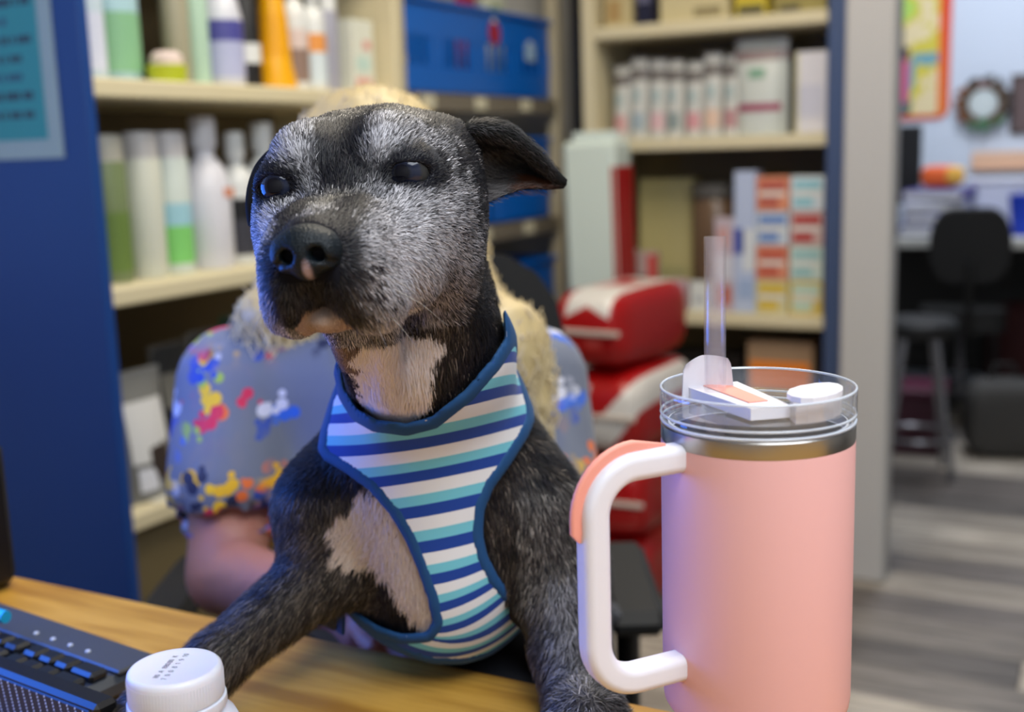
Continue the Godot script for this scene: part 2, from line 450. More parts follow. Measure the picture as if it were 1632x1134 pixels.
# ------------------------------------------------------------------ bookcases
func shelves() -> void:
	var cream := mat("shelf_cream", Color(0.85, 0.805, 0.67), 0.55)
	var olive := mat("shelf_back", Color(0.40, 0.35, 0.25), 0.8)
	var blue := mat("blue_panel", Color(0.01, 0.235, 0.52), 0.5)
	var slate := mat("slate_panel", Color(0.27, 0.345, 0.50), 0.5)
	var b := thing("bookcase", "cream shelf unit with dark blue end panel, behind the person's sleeve", "bookcase", Vector3(-1.75, 0, -1.9))
	part("end_panel", bx(Vector3(0.42, 2.3, 0.022), 0.003, Vector3(0.015, 1.15, 0.484)), blue, b).set_meta("label", "dark blue end panel")
	part("end_panel", bx(Vector3(0.385, 2.3, 0.03), 0.003, Vector3(0, 1.15, -0.50)), cream, b)
	part("back_panel", bx(Vector3(0.012, 2.2, 0.95), 0.0, Vector3(-0.19, 1.2, -0.01)), olive, b)
	for y in [0.51, 0.92, 1.28, 1.66, 2.1]: part("shelf", bx(Vector3(0.38, 0.034, 0.958), 0.004, Vector3(0.004, y - 0.017, -0.008)), cream, b)
	part("kick_panel", bx(Vector3(0.02, 0.46, 0.955), 0.002, Vector3(0.16, 0.24, -0.008)), mat("kick_olive", Color(0.42, 0.37, 0.25), 0.7), b)
	# the turquoise notice in a grey laminate border
	var im := Image.create(256, 384, false, Image.FORMAT_RGB8); im.fill(Color(0.13, 0.56, 0.58))
	var rng := RandomNumberGenerator.new(); rng.seed = 4
	var yy := 18
	var line := 0
	while yy < 360:
		var hh: int = [26, 12, 20, 14, 12, 13, 12, 12, 14, 13][line % 10]
		var x := 26
		var stop := 160 + rng.randi() % 80
		while x < stop:
			var w := 10 + rng.randi() % 34
			im.fill_rect(Rect2i(x, yy, mini(w, 240 - x), hh), Color(0.05, 0.2, 0.25) if line % 3 != 1 else Color(0.08, 0.28, 0.38))
			x += w + 7
		yy += hh + 20; line += 1
	var p := thing("notice", "turquoise printed notice in grey laminate on the dark blue end panel", "notice", Vector3(-1.725, 1.147, -1.4035))
	part("laminate", bx(Vector3(0.28, 0.42, 0.0015), 0.0, Vector3(0, 0.21, 0)), mat("laminate", Color(0.62, 0.68, 0.68), 0.25), p)
	var sh := MB.new(); sh.quad(Vector3(-0.12, 0.032, 0.0012), Vector3(0.107, 0.032, 0.0012), Vector3(0.107, 0.395, 0.0012), Vector3(-0.12, 0.395, 0.0012))
	for i in 4: sh.uv[i].y = 1.0 - sh.uv[i].y
	part("sheet", sh.mesh(), mat("notice_print", Color.WHITE, 0.35, 0.0, {"albedo_texture": ImageTexture.create_from_image(im)}), p)
	# wire rack of crates along the left wall
	var steel := mat("rack_cream", Color(0.70, 0.66, 0.56), 0.5)
	var rk := thing("storage_rack", "cream steel rack holding the blue crates beside the bookcase", "rack", Vector3(-1.79, 0, -2.88))
	for y in [0.50, 0.93, 1.285]:
		part("rack_shelf", MB.new().box(Vector3(0, y - 0.022, 0), Vector3(0.42, 0.012, 0.88), 0.002).box(Vector3(0.212, y - 0.022, 0), Vector3(0.008, 0.045, 0.88), 0.002).mesh(), mat("rack_shelf", Color(0.45, 0.42, 0.37), 0.5), rk)
		for k in 3: part("price_clip", bx(Vector3(0.006, 0.034, 0.06), 0.002, Vector3(0.22, y - 0.022, 0.33 - 0.27 * k)), mat("clip", Color(0.80, 0.78, 0.68), 0.4), rk)
	for z in [-0.445, 0.445]:
		for x in [-0.2, 0.2]: part("upright", bx(Vector3(0.04, 2.0, 0.04), 0.004, Vector3(x, 1.0, z)), steel, rk)
	# right bookcase
	var c := thing("bookcase", "cream shelf unit on the back wall with slate blue side, beside the door post", "bookcase", Vector3(-1.06, 0, -3.36))
	part("back_panel", bx(Vector3(0.70, 2.2, 0.012), 0.0, Vector3(0, 1.2, -0.15)), mat("shelf_back_olive", Color(0.47, 0.42, 0.31), 0.8), c)
	part("side_panel", bx(Vector3(0.07, 2.3, 0.34), 0.003, Vector3(0.371, 1.15, 0)), slate, c)
	part("side_panel", bx(Vector3(0.04, 2.3, 0.32), 0.003, Vector3(-0.36, 1.15, 0)), cream, c)
	for y in [0.12, 0.657, 1.158, 1.478, 1.9]: part("shelf", bx(Vector3(0.672, 0.036, 0.31), 0.004, Vector3(-0.002, y - 0.018, 0.008)), cream, c)
	var dk := thing("rack_post", "black steel post in the gap between crate rack and right bookcase", "post", Vector3(-1.475, 0, -3.27))
	part("post", bx(Vector3(0.042, 2.1, 0.05), 0.004, Vector3(0, 1.05, 0)), mat("black_steel", Color(0.05, 0.05, 0.06), 0.5), dk)
	part("foot", bx(Vector3(0.05, 0.02, 0.09), 0.004, Vector3(0, 0.01, 0)), mat("black_steel", Color.BLACK), dk)

# ------------------------------------------------------------------ things on the shelves
# body profile, cap and printed band of a bottle; s = [body colour, cap colour, band colour, second band colour]
func bottle(label: String, at: Vector3, r: float, h: float, shape: String, s: Array, group: String) -> Node3D:
	var t := thing("bottle", label, "bottle", at, 0.0, group)
	var nk := r * 0.42; var body := h * 0.74
	var pr := []
	match shape:
		"taper": pr = [Vector2(0, 0), Vector2(r * 0.94, 0), Vector2(r, h * 0.02), Vector2(r, h * 0.5), Vector2(r * 0.8, h * 0.66), Vector2(nk, body), Vector2(nk, h * 0.8), Vector2(0, h * 0.8)]
		"flare": pr = [Vector2(0, 0), Vector2(r, 0), Vector2(r * 1.02, h * 0.02), Vector2(r * 0.8, h * 0.16), Vector2(r * 0.62, h * 0.5), Vector2(nk, body), Vector2(nk, h * 0.8), Vector2(0, h * 0.8)]
		"straight": pr = [Vector2(0, 0), Vector2(r * 0.95, 0), Vector2(r, h * 0.02), Vector2(r, h * 0.8), Vector2(r * 0.95, h * 0.82), Vector2(0, h * 0.82)]
		_: pr = [Vector2(0, 0), Vector2(r * 0.94, 0), Vector2(r, h * 0.02), Vector2(r, h * 0.6), Vector2(r * 0.93, h * 0.67), Vector2(nk * 1.2, body), Vector2(nk, body), Vector2(nk, h * 0.8), Vector2(0, h * 0.8)]
	part("body", MB.new().lathe(pr, 20).mesh(), flat(s[0], 0.35), t)
	var cr := r * (0.92 if shape == "straight" else 0.55); var c0 := h * (0.8 if shape != "straight" else 0.815)
	part("cap", MB.new().lathe([Vector2(0, c0), Vector2(cr, c0), Vector2(cr, h * 0.97), Vector2(cr * 0.9, h), Vector2(0, h)], 16).mesh(), flat(s[1], 0.4), t)
	if s.size() > 2:
		var k := 1.012
		if shape == "flare": part("label_band", MB.new().lathe([Vector2(r * 0.79, h * 0.2), Vector2(r * 0.68, h * 0.45)], 20).mesh(), flat(s[2], 0.45), t)
		else: part("label_band", MB.new().lathe([Vector2(r * k, h * 0.07), Vector2(r * k, h * (0.34 if s.size() > 3 else 0.48))], 20).mesh(), flat(s[2], 0.45), t)
	if s.size() > 3: part("label_band", MB.new().lathe([Vector2(r * 1.012, h * 0.34), Vector2(r * 1.012, h * 0.5)], 20).mesh(), flat(s[3], 0.45), t)
	return t

# a filled foil pouch with a flat crimped top; the print is a panel that follows the front
func pouch(label: String, at: Vector3, w: float, h: float, d: float, turn: float, s: Array, group: String, called := "pouch") -> Node3D:
	var t := thing(called, label, "pouch", at, turn, group)
	for side in 1:
		var m := MB.new(); var n := 9
		for f in [1.0, -1.0]:
			var g := []
			for i in n:
				var row := []
				var v := float(i) / (n - 1)
				for j in n:
					var u := float(j) / (n - 1)
					var puff := pow(maxf(0.0, 1.0 - pow(absf(u * 2 - 1), 3.0)), 0.7) * (1.0 - pow(v, 2.2)) * d * 0.5 + 0.0015
					row.append(Vector3((u - 0.5) * w * f, v * h, puff * f))
				g.append(row)
			var a := m.v.size()
			for i in n:
				for j in n:
					var di: Vector3 = g[mini(i + 1, n - 1)][j] - g[maxi(i - 1, 0)][j]; var dj: Vector3 = g[i][mini(j + 1, n - 1)] - g[i][maxi(j - 1, 0)]
					m.add(g[i][j], dj.cross(di).normalized(), Vector2(float(j) / (n - 1), 1.0 - float(i) / (n - 1)))
			for i in n - 1:
				for j in n - 1:
					var p := a + i * n + j
					m.ix.append_array([p, p + 1, p + n + 1, p, p + n + 1, p + n])
		m.box(Vector3(0, 0.002, 0), Vector3(w * 0.9, 0.004, d * 0.8))
		part("body", m.mesh(), s[0] if s[0] is Material else flat(s[0], 0.4), t)
	part("top_seal", bx(Vector3(w, h * 0.14, 0.005), 0.001, Vector3(0, h * 0.94, 0)), flat(s[1], 0.35), t)
	if s.size() > 2:
		var q := MB.new(); var cols := 7
		for k in range(2, s.size()):
			var y0: float = s[k][1]; var y1: float = s[k][2]
			var g := []
			for i in 4:
				var row := []; var v := lerpf(y0, y1, i / 3.0)
				for j in cols:
					var u := lerpf(s[k][3] if s[k].size() > 3 else 0.12, s[k][4] if s[k].size() > 4 else 0.88, float(j) / (cols - 1))
					row.append(Vector3((u - 0.5) * w, v * h, pow(maxf(0.0, 1.0 - pow(absf(u * 2 - 1), 3.0)), 0.7) * (1.0 - pow(v, 2.2)) * d * 0.5 + 0.003))
				g.append(row)
			part("printed_panel", MB.new().sheet(g, 0.001).mesh(), flat(s[k][0], 0.45), t)
	return t

# a carton with glued lid flaps and printed panels: s = [colour, [panel colour, x0, x1, y0, y1 as shares of the front], ...]
func carton(label: String, at: Vector3, size: Vector3, turn: float, s: Array, group: String) -> Node3D:
	var t := thing("carton", label, "box", at, turn, group)
	part("body", bx(size, 0.002, Vector3(0, size.y / 2, 0)), flat(s[0], 0.5), t)
	part("lid_flap", bx(Vector3(size.x * 0.98, 0.0012, size.z * 0.49), 0.0, Vector3(0, size.y + 0.0006, size.z * 0.247)), flat((s[0] as Color).lightened(0.05), 0.5), t)
	for k in range(1, s.size()):
		var q: Array = s[k]
		part("printed_panel", bx(Vector3(size.x * (q[2] - q[1]), size.y * (q[4] - q[3]), 0.0008), 0.0, Vector3(size.x * ((q[1] + q[2]) / 2 - 0.5), size.y * (q[3] + q[4]) / 2, size.z / 2 + 0.0005)), flat(q[0], 0.5), t)
	return t

func shelf_things() -> void:
	var w := Color(0.87, 0.88, 0.88); var pale := Color(0.76, 0.83, 0.88)
	var g1 := "bottles on the bookcase's upper shelf"; var g2 := "bottles on the bookcase's middle shelf"
	var X := -1.645
	var y := 1.281
	bottle("pale blue white bottle with green cap beside the blue end panel, upper shelf", Vector3(X, y, -1.53), 0.032, 0.24, "round", [pale, Color(0.3, 0.6, 0.5), Color(0.82, 0.84, 0.92)], g1)
	bottle("pale aqua bottle with a green band behind the lime tub", Vector3(X - 0.03, y, -1.625), 0.046, 0.26, "round", [Color(0.66, 0.80, 0.84), w, Color(0.52, 0.72, 0.56)], g1)
	var tub := thing("tub", "low lime tub with a pinkish white lid on the upper shelf", "tub", Vector3(X + 0.05, y, -1.67))
	part("body", MB.new().lathe([Vector2(0, 0), Vector2(0.034, 0), Vector2(0.037, 0.03), Vector2(0, 0.03)], 20).mesh(), flat(Color(0.76, 0.80, 0.16)), tub)
	part("lid", MB.new().lathe([Vector2(0, 0.03), Vector2(0.03, 0.03), Vector2(0.03, 0.045), Vector2(0.02, 0.055), Vector2(0, 0.057)], 20).mesh(), flat(Color(0.9, 0.82, 0.8)), tub)
	bottle("slim greyish beige bottle on the upper shelf beside the lime tub", Vector3(X, y, -1.752), 0.027, 0.25, "straight", [Color(0.64, 0.62, 0.53), Color(0.5, 0.45, 0.35)], g1)
	bottle("slim pale green bottle on the upper shelf left of the teal capped one", Vector3(X, y, -1.81), 0.024, 0.26, "straight", [Color(0.70, 0.82, 0.74), Color(0.35, 0.6, 0.6)], g1)
	bottle("white bottle with teal cap and purple blue label bands on the upper shelf", Vector3(X, y, -1.885), 0.042, 0.26, "taper", [Color(0.82, 0.83, 0.88), Color(0.15, 0.5, 0.58), Color(0.70, 0.72, 0.86), Color(0.30, 0.30, 0.60)], g1)
	var bw := thing("bottle", "black bottle with one white waist band, left of the amber bottle", "bottle", Vector3(X, y, -1.957), 0.0, g1)
	part("body", MB.new().lathe([Vector2(0, 0), Vector2(0.028, 0), Vector2(0.029, 0.004), Vector2(0.029, 0.17), Vector2(0.02, 0.19), Vector2(0.02, 0.22), Vector2(0, 0.22)], 20).mesh(), flat(Color(0.07, 0.07, 0.09)), bw)
	part("label_band", MB.new().lathe([Vector2(0.0295, 0.05), Vector2(0.0295, 0.09)], 20).mesh(), flat(w), bw)
	part("cap", MB.new().lathe([Vector2(0, 0.2), Vector2(0.0215, 0.2), Vector2(0.0215, 0.24), Vector2(0, 0.24)], 16).mesh(), flat(w), bw)
	bottle("tall amber yellow bottle with a flared foot on the upper shelf", Vector3(X + 0.01, y, -2.035), 0.045, 0.34, "flare", [Color(0.93, 0.67, 0.04), Color(0.88, 0.64, 0.1), Color(0.91, 0.64, 0.02)], g1)
	bottle("white bottle with a brown lower band right of the amber one", Vector3(X, y, -2.118), 0.031, 0.26, "round", [w, w, Color(0.55, 0.46, 0.42), Color(0.85, 0.78, 0.76)], g1)
	bottle("white bottle with an orange round mark on the upper shelf", Vector3(X, y, -2.185), 0.029, 0.25, "round", [w, w, Color(0.82, 0.87, 0.90), Color(0.90, 0.60, 0.30)], g1)
	bottle("silver grey straight bottle on the upper shelf beside the white carton", Vector3(X, y, -2.243), 0.024, 0.22, "straight", [Color(0.62, 0.62, 0.68), w], g1)
	carton("white carton with faint red print at the far end of the upper shelf", Vector3(X, y, -2.325), Vector3(0.085, 0.165, 0.08), PI / 2, [Color(0.86, 0.87, 0.82), [Color(0.86, 0.62, 0.58), 0.5, 0.85, 0.6, 0.72], [Color(0.86, 0.62, 0.58), 0.1, 0.85, 0.1, 0.2], [Color(0.75, 0.85, 0.82), 0.15, 0.8, 0.3, 0.5]], "")
	y = 0.921
	bottle("clear capped bottle with olive green contents, first on the middle shelf", Vector3(X, y, -1.545), 0.037, 0.265, "straight", [Color(0.46, 0.52, 0.36), Color(0.72, 0.71, 0.66), Color(0.40, 0.50, 0.24)], g2)
	bottle("creamy white straight bottle beside the olive green one", Vector3(X + 0.005, y, -1.628), 0.036, 0.27, "straight", [Color(0.82, 0.83, 0.78), Color(0.75, 0.74, 0.74)], g2)
	bottle("white straight bottle with a bright green lower label", Vector3(X, y, -1.708), 0.035, 0.27, "straight", [Color(0.82, 0.86, 0.84), Color(0.8, 0.79, 0.8), Color(0.50, 0.80, 0.44), Color(0.62, 0.80, 0.86)], g2)
	var big := bottle("large white bottle with tapered neck and small orange mark", Vector3(X, y, -1.805), 0.048, 0.30, "taper", [Color(0.86, 0.86, 0.9), Color(0.85, 0.85, 0.88)], g2)
	part("orange_mark", bx(Vector3(0.002, 0.018, 0.028), 0.0, Vector3(0.0475, 0.15, -0.012)), flat(Color(0.85, 0.55, 0.42)), big)
	bottle("white bottle with a tall black label panel on the middle shelf", Vector3(X, y, -1.897), 0.037, 0.27, "round", [w, w, Color(0.22, 0.22, 0.26), Color(0.05, 0.05, 0.07)], g2)
	bottle("white bottle with pale green label beside the dog's ear", Vector3(X, y, -1.985), 0.043, 0.29, "round", [w, w, Color(0.60, 0.80, 0.62)], g2)
	bottle("white bottle hidden behind the dog's head on the middle shelf", Vector3(X, y, -2.085), 0.04, 0.28, "round", [w, w], g2)
	y = 0.511
	var g3 := "pet food pouches on the bookcase's lower shelf"
	pouch("grey pouch with a white oval picture on the lower shelf", Vector3(X + 0.01, y, -1.555), 0.135, 0.24, 0.09, PI / 2, [Color(0.47, 0.47, 0.46), Color(0.55, 0.55, 0.54), [Color(0.82, 0.82, 0.82), 0.30, 0.78, 0.15, 0.85], [Color(0.20, 0.16, 0.14), 0.14, 0.44, 0.42, 0.8], [Color(0.85, 0.86, 0.9), 0.08, 0.26, 0.2, 0.5]], g3)
	pouch("charcoal pouch on the lower shelf beside the grey pictured pouch", Vector3(X - 0.02, y, -1.68), 0.10, 0.27, 0.08, PI / 2, [Color(0.12, 0.12, 0.12), Color(0.30, 0.29, 0.27), [Color(0.42, 0.41, 0.38), 0.55, 0.8]], g3)
	pouch("black pouch with a grey stripe, third on the lower shelf", Vector3(X - 0.02, y, -1.78), 0.09, 0.28, 0.08, PI / 2, [Color(0.07, 0.07, 0.075), Color(0.36, 0.35, 0.33), [Color(0.40, 0.39, 0.37), 0.1, 0.84, 0.2, 0.42]], g3)
	pouch("black pouch with dark green top behind the person's shoulder", Vector3(X - 0.02, y, -1.885), 0.10, 0.30, 0.08, PI / 2, [Color(0.09, 0.10, 0.09), Color(0.10, 0.28, 0.18), [Color(0.35, 0.34, 0.32), 0.5, 0.78]], g3)
	pouch("dark pouch with red top behind the person's neck", Vector3(X - 0.02, y, -2.0), 0.11, 0.33, 0.08, PI / 2, [Color(0.16, 0.10, 0.09), Color(0.45, 0.12, 0.12)], g3)
	for i in 3:
		var lf := thing("leaflet", ["white leaflet lying on the shelf edge under the grey pouch", "cream leaflet in the middle of the lower shelf stack", "white folded leaflet on top beside the charcoal pouch"][i], "leaflet", Vector3(-1.6 - 0.005 * i, 0.5105 + 0.0035 * i, -1.60 - 0.03 * i), 0.1 * i - 0.1, "leaflets on the lower shelf")
		part("cover", bx(Vector3(0.075, 0.003, 0.14), 0.0008, Vector3(0, 0.0016, 0)), flat(Color(0.86, 0.85, 0.8).darkened(0.06 * (i % 2))), lf)
		part("print", bx(Vector3(0.05, 0.0004, 0.02), 0.0, Vector3(0, 0.0033, 0.03)), flat(Color(0.6, 0.6, 0.58)), lf)
	# right bookcase
	y = 1.159
	var gp := "small treat pouches on the right bookcase"
	var tops := [0.44, 0.40, 0.47, 0.38, 0.34, 0.43, 0.40]
	var bands := [Color(0.80, 0.62, 0.62), Color(0.62, 0.68, 0.72), Color(0.84, 0.70, 0.72), Color(0.55, 0.60, 0.60), Color(0.82, 0.60, 0.62), Color(0.86, 0.74, 0.66), Color(0.72, 0.55, 0.56)]
	var lab := ["treat pouch nearest the black rack post, rosy lower band", "treat pouch with blue grey band, second from the black post", "treat pouch with light pink band, third from the black post", "treat pouch with dull grey green band, fourth in the row", "treat pouch with a rose band, fifth in the row", "treat pouch with a peach band, sixth in the row", "treat pouch with dusty rose band, next to the large white pouch"]
	for i in 7:
		pouch(lab[i], Vector3(-1.345 + 0.0560 * i, y, -3.285 + 0.008 * (i % 2)), 0.055, 0.215 + 0.012 * ((i * 3) % 4) / 2.0, 0.05, 0.1 * ((i % 3) - 1), [Color(0.80, 0.80, 0.78), Color(tops[i], tops[i] * 0.97, tops[i] * 0.95), [bands[i], 0.10, 0.32], [Color(0.66, 0.72, 0.72), 0.45, 0.62, 0.2, 0.7], [Color(0.45, 0.43, 0.42), 0.72, 0.87, 0.0, 1.0]], gp)
	pouch("large white pouch with a dark pink band on the right bookcase", Vector3(-0.925, y, -3.28), 0.15, 0.265, 0.09, 0.05, [Color(0.78, 0.80, 0.78), Color(0.55, 0.54, 0.53), [Color(0.60, 0.24, 0.36), 0.24, 0.32, 0.1, 0.9], [Color(0.45, 0.62, 0.52), 0.58, 0.68, 0.3, 0.6], [Color(0.58, 0.50, 0.50), 0.76, 0.87, 0.0, 1.0]], "")
	carton("plain white carton against the slate side of the right bookcase", Vector3(-0.777, y, -3.28), Vector3(0.085, 0.215, 0.09), 0.0, [Color(0.86, 0.85, 0.87), [Color(0.80, 0.80, 0.85), 0.1, 0.9, 0.2, 0.6], [Color(0.84, 0.82, 0.70), 0.0, 0.12, 0.0, 1.0]], "")
	y = 1.479
	carton("small navy carton on the topmost visible shelf of the right bookcase", Vector3(-1.255, y, -3.26), Vector3(0.05, 0.10, 0.06), 0.0, [Color(0.08, 0.09, 0.2), [Color(0.4, 0.4, 0.5), 0.1, 0.9, 0.6, 0.9]], "")
	carton("cream carton left of the small navy carton", Vector3(-1.335, y, -3.27), Vector3(0.085, 0.15, 0.08), 0.0, [Color(0.76, 0.70, 0.52), [Color(0.68, 0.56, 0.36), 0.1, 0.6, 0.1, 0.5]], "")
	carton("wide cream carton right of the small navy carton", Vector3(-1.11, y, -3.28), Vector3(0.20, 0.12, 0.08), 0.0, [Color(0.80, 0.75, 0.58), [Color(0.55, 0.5, 0.36), 0.5, 0.9, 0.1, 0.3]], "")
	carton("yellow carton on the topmost visible shelf of the right bookcase", Vector3(-0.945, y, -3.27), Vector3(0.09, 0.11, 0.07), 0.0, [Color(0.78, 0.70, 0.2), [Color(0.25, 0.25, 0.2), 0.1, 0.9, 0.05, 0.25]], "")
	carton("olive yellow carton beside the slate side, topmost visible shelf", Vector3(-0.81, y, -3.27), Vector3(0.14, 0.11, 0.07), 0.0, [Color(0.6, 0.55, 0.3), [Color(0.3, 0.28, 0.2), 0.1, 0.5, 0.05, 0.2]], "")
	y = 0.658
	carton("tall cream carton at the back left of the right bookcase", Vector3(-1.245, y, -3.40), Vector3(0.17, 0.38, 0.07), 0.0, [Color(0.70, 0.66, 0.46), [Color(0.62, 0.60, 0.42), 0.1, 0.9, 0.1, 0.3]], "")
	var jar := thing("jar", "tall brown canister with a grey lid in the right bookcase", "jar", Vector3(-1.085, y, -3.36))
	part("body", MB.new().lathe([Vector2(0, 0), Vector2(0.066, 0), Vector2(0.07, 0.006), Vector2(0.07, 0.31), Vector2(0.06, 0.325), Vector2(0, 0.325)], 28).mesh(), flat(Color(0.42, 0.33, 0.25), 0.3), jar)
	part("lid", MB.new().lathe([Vector2(0, 0.325), Vector2(0.071, 0.325), Vector2(0.071, 0.36), Vector2(0.065, 0.365), Vector2(0, 0.365)], 28).mesh(), flat(Color(0.36, 0.35, 0.33), 0.4), jar)
	var gs := "small cartons in front of the brown canister"
	carton("grey white small carton with red corner, before the tall cream carton", Vector3(-1.32, y, -3.25), Vector3(0.05, 0.175, 0.04), 0.0, [Color(0.66, 0.65, 0.63), [Color(0.74, 0.30, 0.28), 0.5, 1.0, 0.6, 0.9]], gs)
	carton("small red and white carton before the tall cream carton", Vector3(-1.255, y, -3.245), Vector3(0.06, 0.17, 0.04), 0.1, [Color(0.74, 0.62, 0.60), [Color(0.78, 0.26, 0.24), 0.55, 1.0, 0.45, 0.95], [Color(0.4, 0.38, 0.38), 0.0, 0.5, 0.4, 0.6]], gs)
	carton("small pinkish carton before the brown canister", Vector3(-1.175, y, -3.245), Vector3(0.085, 0.09, 0.04), 0.0, [Color(0.80, 0.68, 0.70), [Color(0.7, 0.5, 0.54), 0.2, 0.8, 0.3, 0.6]], gs)
	carton("small white carton before the brown canister, nearest the stacked cartons", Vector3(-1.09, y, -3.245), Vector3(0.06, 0.085, 0.04), 0.0, [Color(0.86, 0.87, 0.86), [Color(0.7, 0.72, 0.74), 0.2, 0.8, 0.3, 0.5]], gs)
	carton("short white and red carton leaning by the tall blue white carton", Vector3(-1.017, y, -3.25), Vector3(0.055, 0.27, 0.05), 0.0, [Color(0.76, 0.70, 0.74), [Color(0.74, 0.42, 0.36), 0.15, 0.9, 0.08, 0.28], [Color(0.80, 0.60, 0.58), 0.2, 0.7, 0.7, 0.9], [Color(0.82, 0.82, 0.86), 0.0, 1.0, 0.35, 0.6]], "")
	carton("tall blue white carton left of the stacked cartons", Vector3(-0.958, y, -3.265), Vector3(0.062, 0.40, 0.07), 0.0, [Color(0.72, 0.77, 0.88), [Color(0.25, 0.32, 0.66), 0.0, 0.45, 0.42, 0.6], [Color(0.84, 0.86, 0.88), 0.4, 1.0, 0.3, 0.6], [Color(0.62, 0.70, 0.84), 0.2, 0.9, 0.1, 0.24]], "")
	var cc := [[Color(0.82, 0.79, 0.62), Color(0.84, 0.74, 0.40)], [Color(0.86, 0.56, 0.44), Color(0.80, 0.86, 0.82)], [Color(0.78, 0.82, 0.86), Color(0.80, 0.68, 0.66)], [Color(0.88, 0.58, 0.44), Color(0.84, 0.87, 0.89)]]
	var pc := [[Color(0.84, 0.72, 0.26), Color(0.74, 0.84, 0.78)], [Color(0.76, 0.36, 0.28), Color(0.60, 0.76, 0.76)], [Color(0.44, 0.56, 0.78), Color(0.70, 0.26, 0.24)], [Color(0.72, 0.36, 0.30), Color(0.58, 0.78, 0.82)]]
	var wl := [["bottom carton of the left stack, pale yellow", "bottom carton of the right stack by the slate side, yellow"], ["second lowest carton of the left stack, orange with red print", "second lowest carton of the right stack, pale mint"], ["second highest carton of the left stack, blue and white", "second highest carton of the right stack, white and red"], ["top carton of the left stack, orange with red print", "top carton of the right stack, pale blue white"]]
	for r in 4:
		for k in 2:
			carton(wl[r][k], Vector3(-0.878 + 0.096 * k, y + 0.0965 * r, -3.265), Vector3(0.092, 0.094, 0.08), 0.0, [cc[r][k], [pc[r][k], 0.1, 0.92, 0.62, 0.9], [pc[r][k], 0.1, 0.7, 0.12, 0.4], [Color(0.88, 0.87, 0.84), 0.1, 0.9, 0.44, 0.58]], "stacked cartons on the right bookcase")
	y = 0.121
	carton("tan carton with orange print on the bottom shelf of the right bookcase", Vector3(-0.86, y, -3.30), Vector3(0.19, 0.45, 0.1), 0.0, [Color(0.66, 0.54, 0.42), [Color(0.93, 0.52, 0.14), 0.05, 0.95, 0.70, 0.88], [Color(0.55, 0.30, 0.12), 0.1, 0.9, 0.3, 0.6]], "")
	carton("dark brown carton on the bottom shelf behind the red sacks", Vector3(-1.12, y, -3.36), Vector3(0.26, 0.40, 0.1), 0.0, [Color(0.12, 0.10, 0.08), [Color(0.2, 0.17, 0.14), 0.1, 0.9, 0.2, 0.5]], "")

# ------------------------------------------------------------------ crates
func crate(label: String, at: Vector3, size: Vector3, c: Color) -> Node3D:
	var t := thing("crate", label, "crate", at, 0.0, "blue plastic crates on the rack")
	var m := flat(c, 0.35)
	part("base", bx(Vector3(size.x, 0.008, size.z), 0.002, Vector3(0, 0.004, 0)), m, t)
	for s in [-1.0, 1.0]:
		part("end_wall", bx(Vector3(size.x, size.y, 0.006), 0.001, Vector3(0, size.y / 2, s * (size.z / 2 - 0.003))), m, t)
		var wall := MB.new(); var x: float = s * (size.x / 2 - 0.003)
		var y0 := size.y * 0.30; var y1 := size.y * 0.62
		wall.box(Vector3(x, y0 / 2, 0), Vector3(0.006, y0, size.z), 0.001)
		wall.box(Vector3(x, (y1 + size.y) / 2, 0), Vector3(0.006, size.y - y1, size.z), 0.001)
		var n := int(size.z / 0.042)
		for k in n + 1: wall.box(Vector3(x, (y0 + y1) / 2, (float(k) / n - 0.5) * (size.z - 0.02)), Vector3(0.006, y1 - y0, 0.015 if k % 5 else 0.05), 0.0)
		part("slotted_wall", wall.mesh(), m, t)
	part("rim", MB.new().box(Vector3(size.x / 2, size.y, 0), Vector3(0.02, 0.014, size.z + 0.02), 0.003).box(Vector3(-size.x / 2, size.y, 0), Vector3(0.02, 0.014, size.z + 0.02), 0.003).box(Vector3(0, size.y, size.z / 2), Vector3(size.x, 0.014, 0.02), 0.003).box(Vector3(0, size.y, -size.z / 2), Vector3(size.x, 0.014, 0.02), 0.003).mesh(), m, t)
	return t

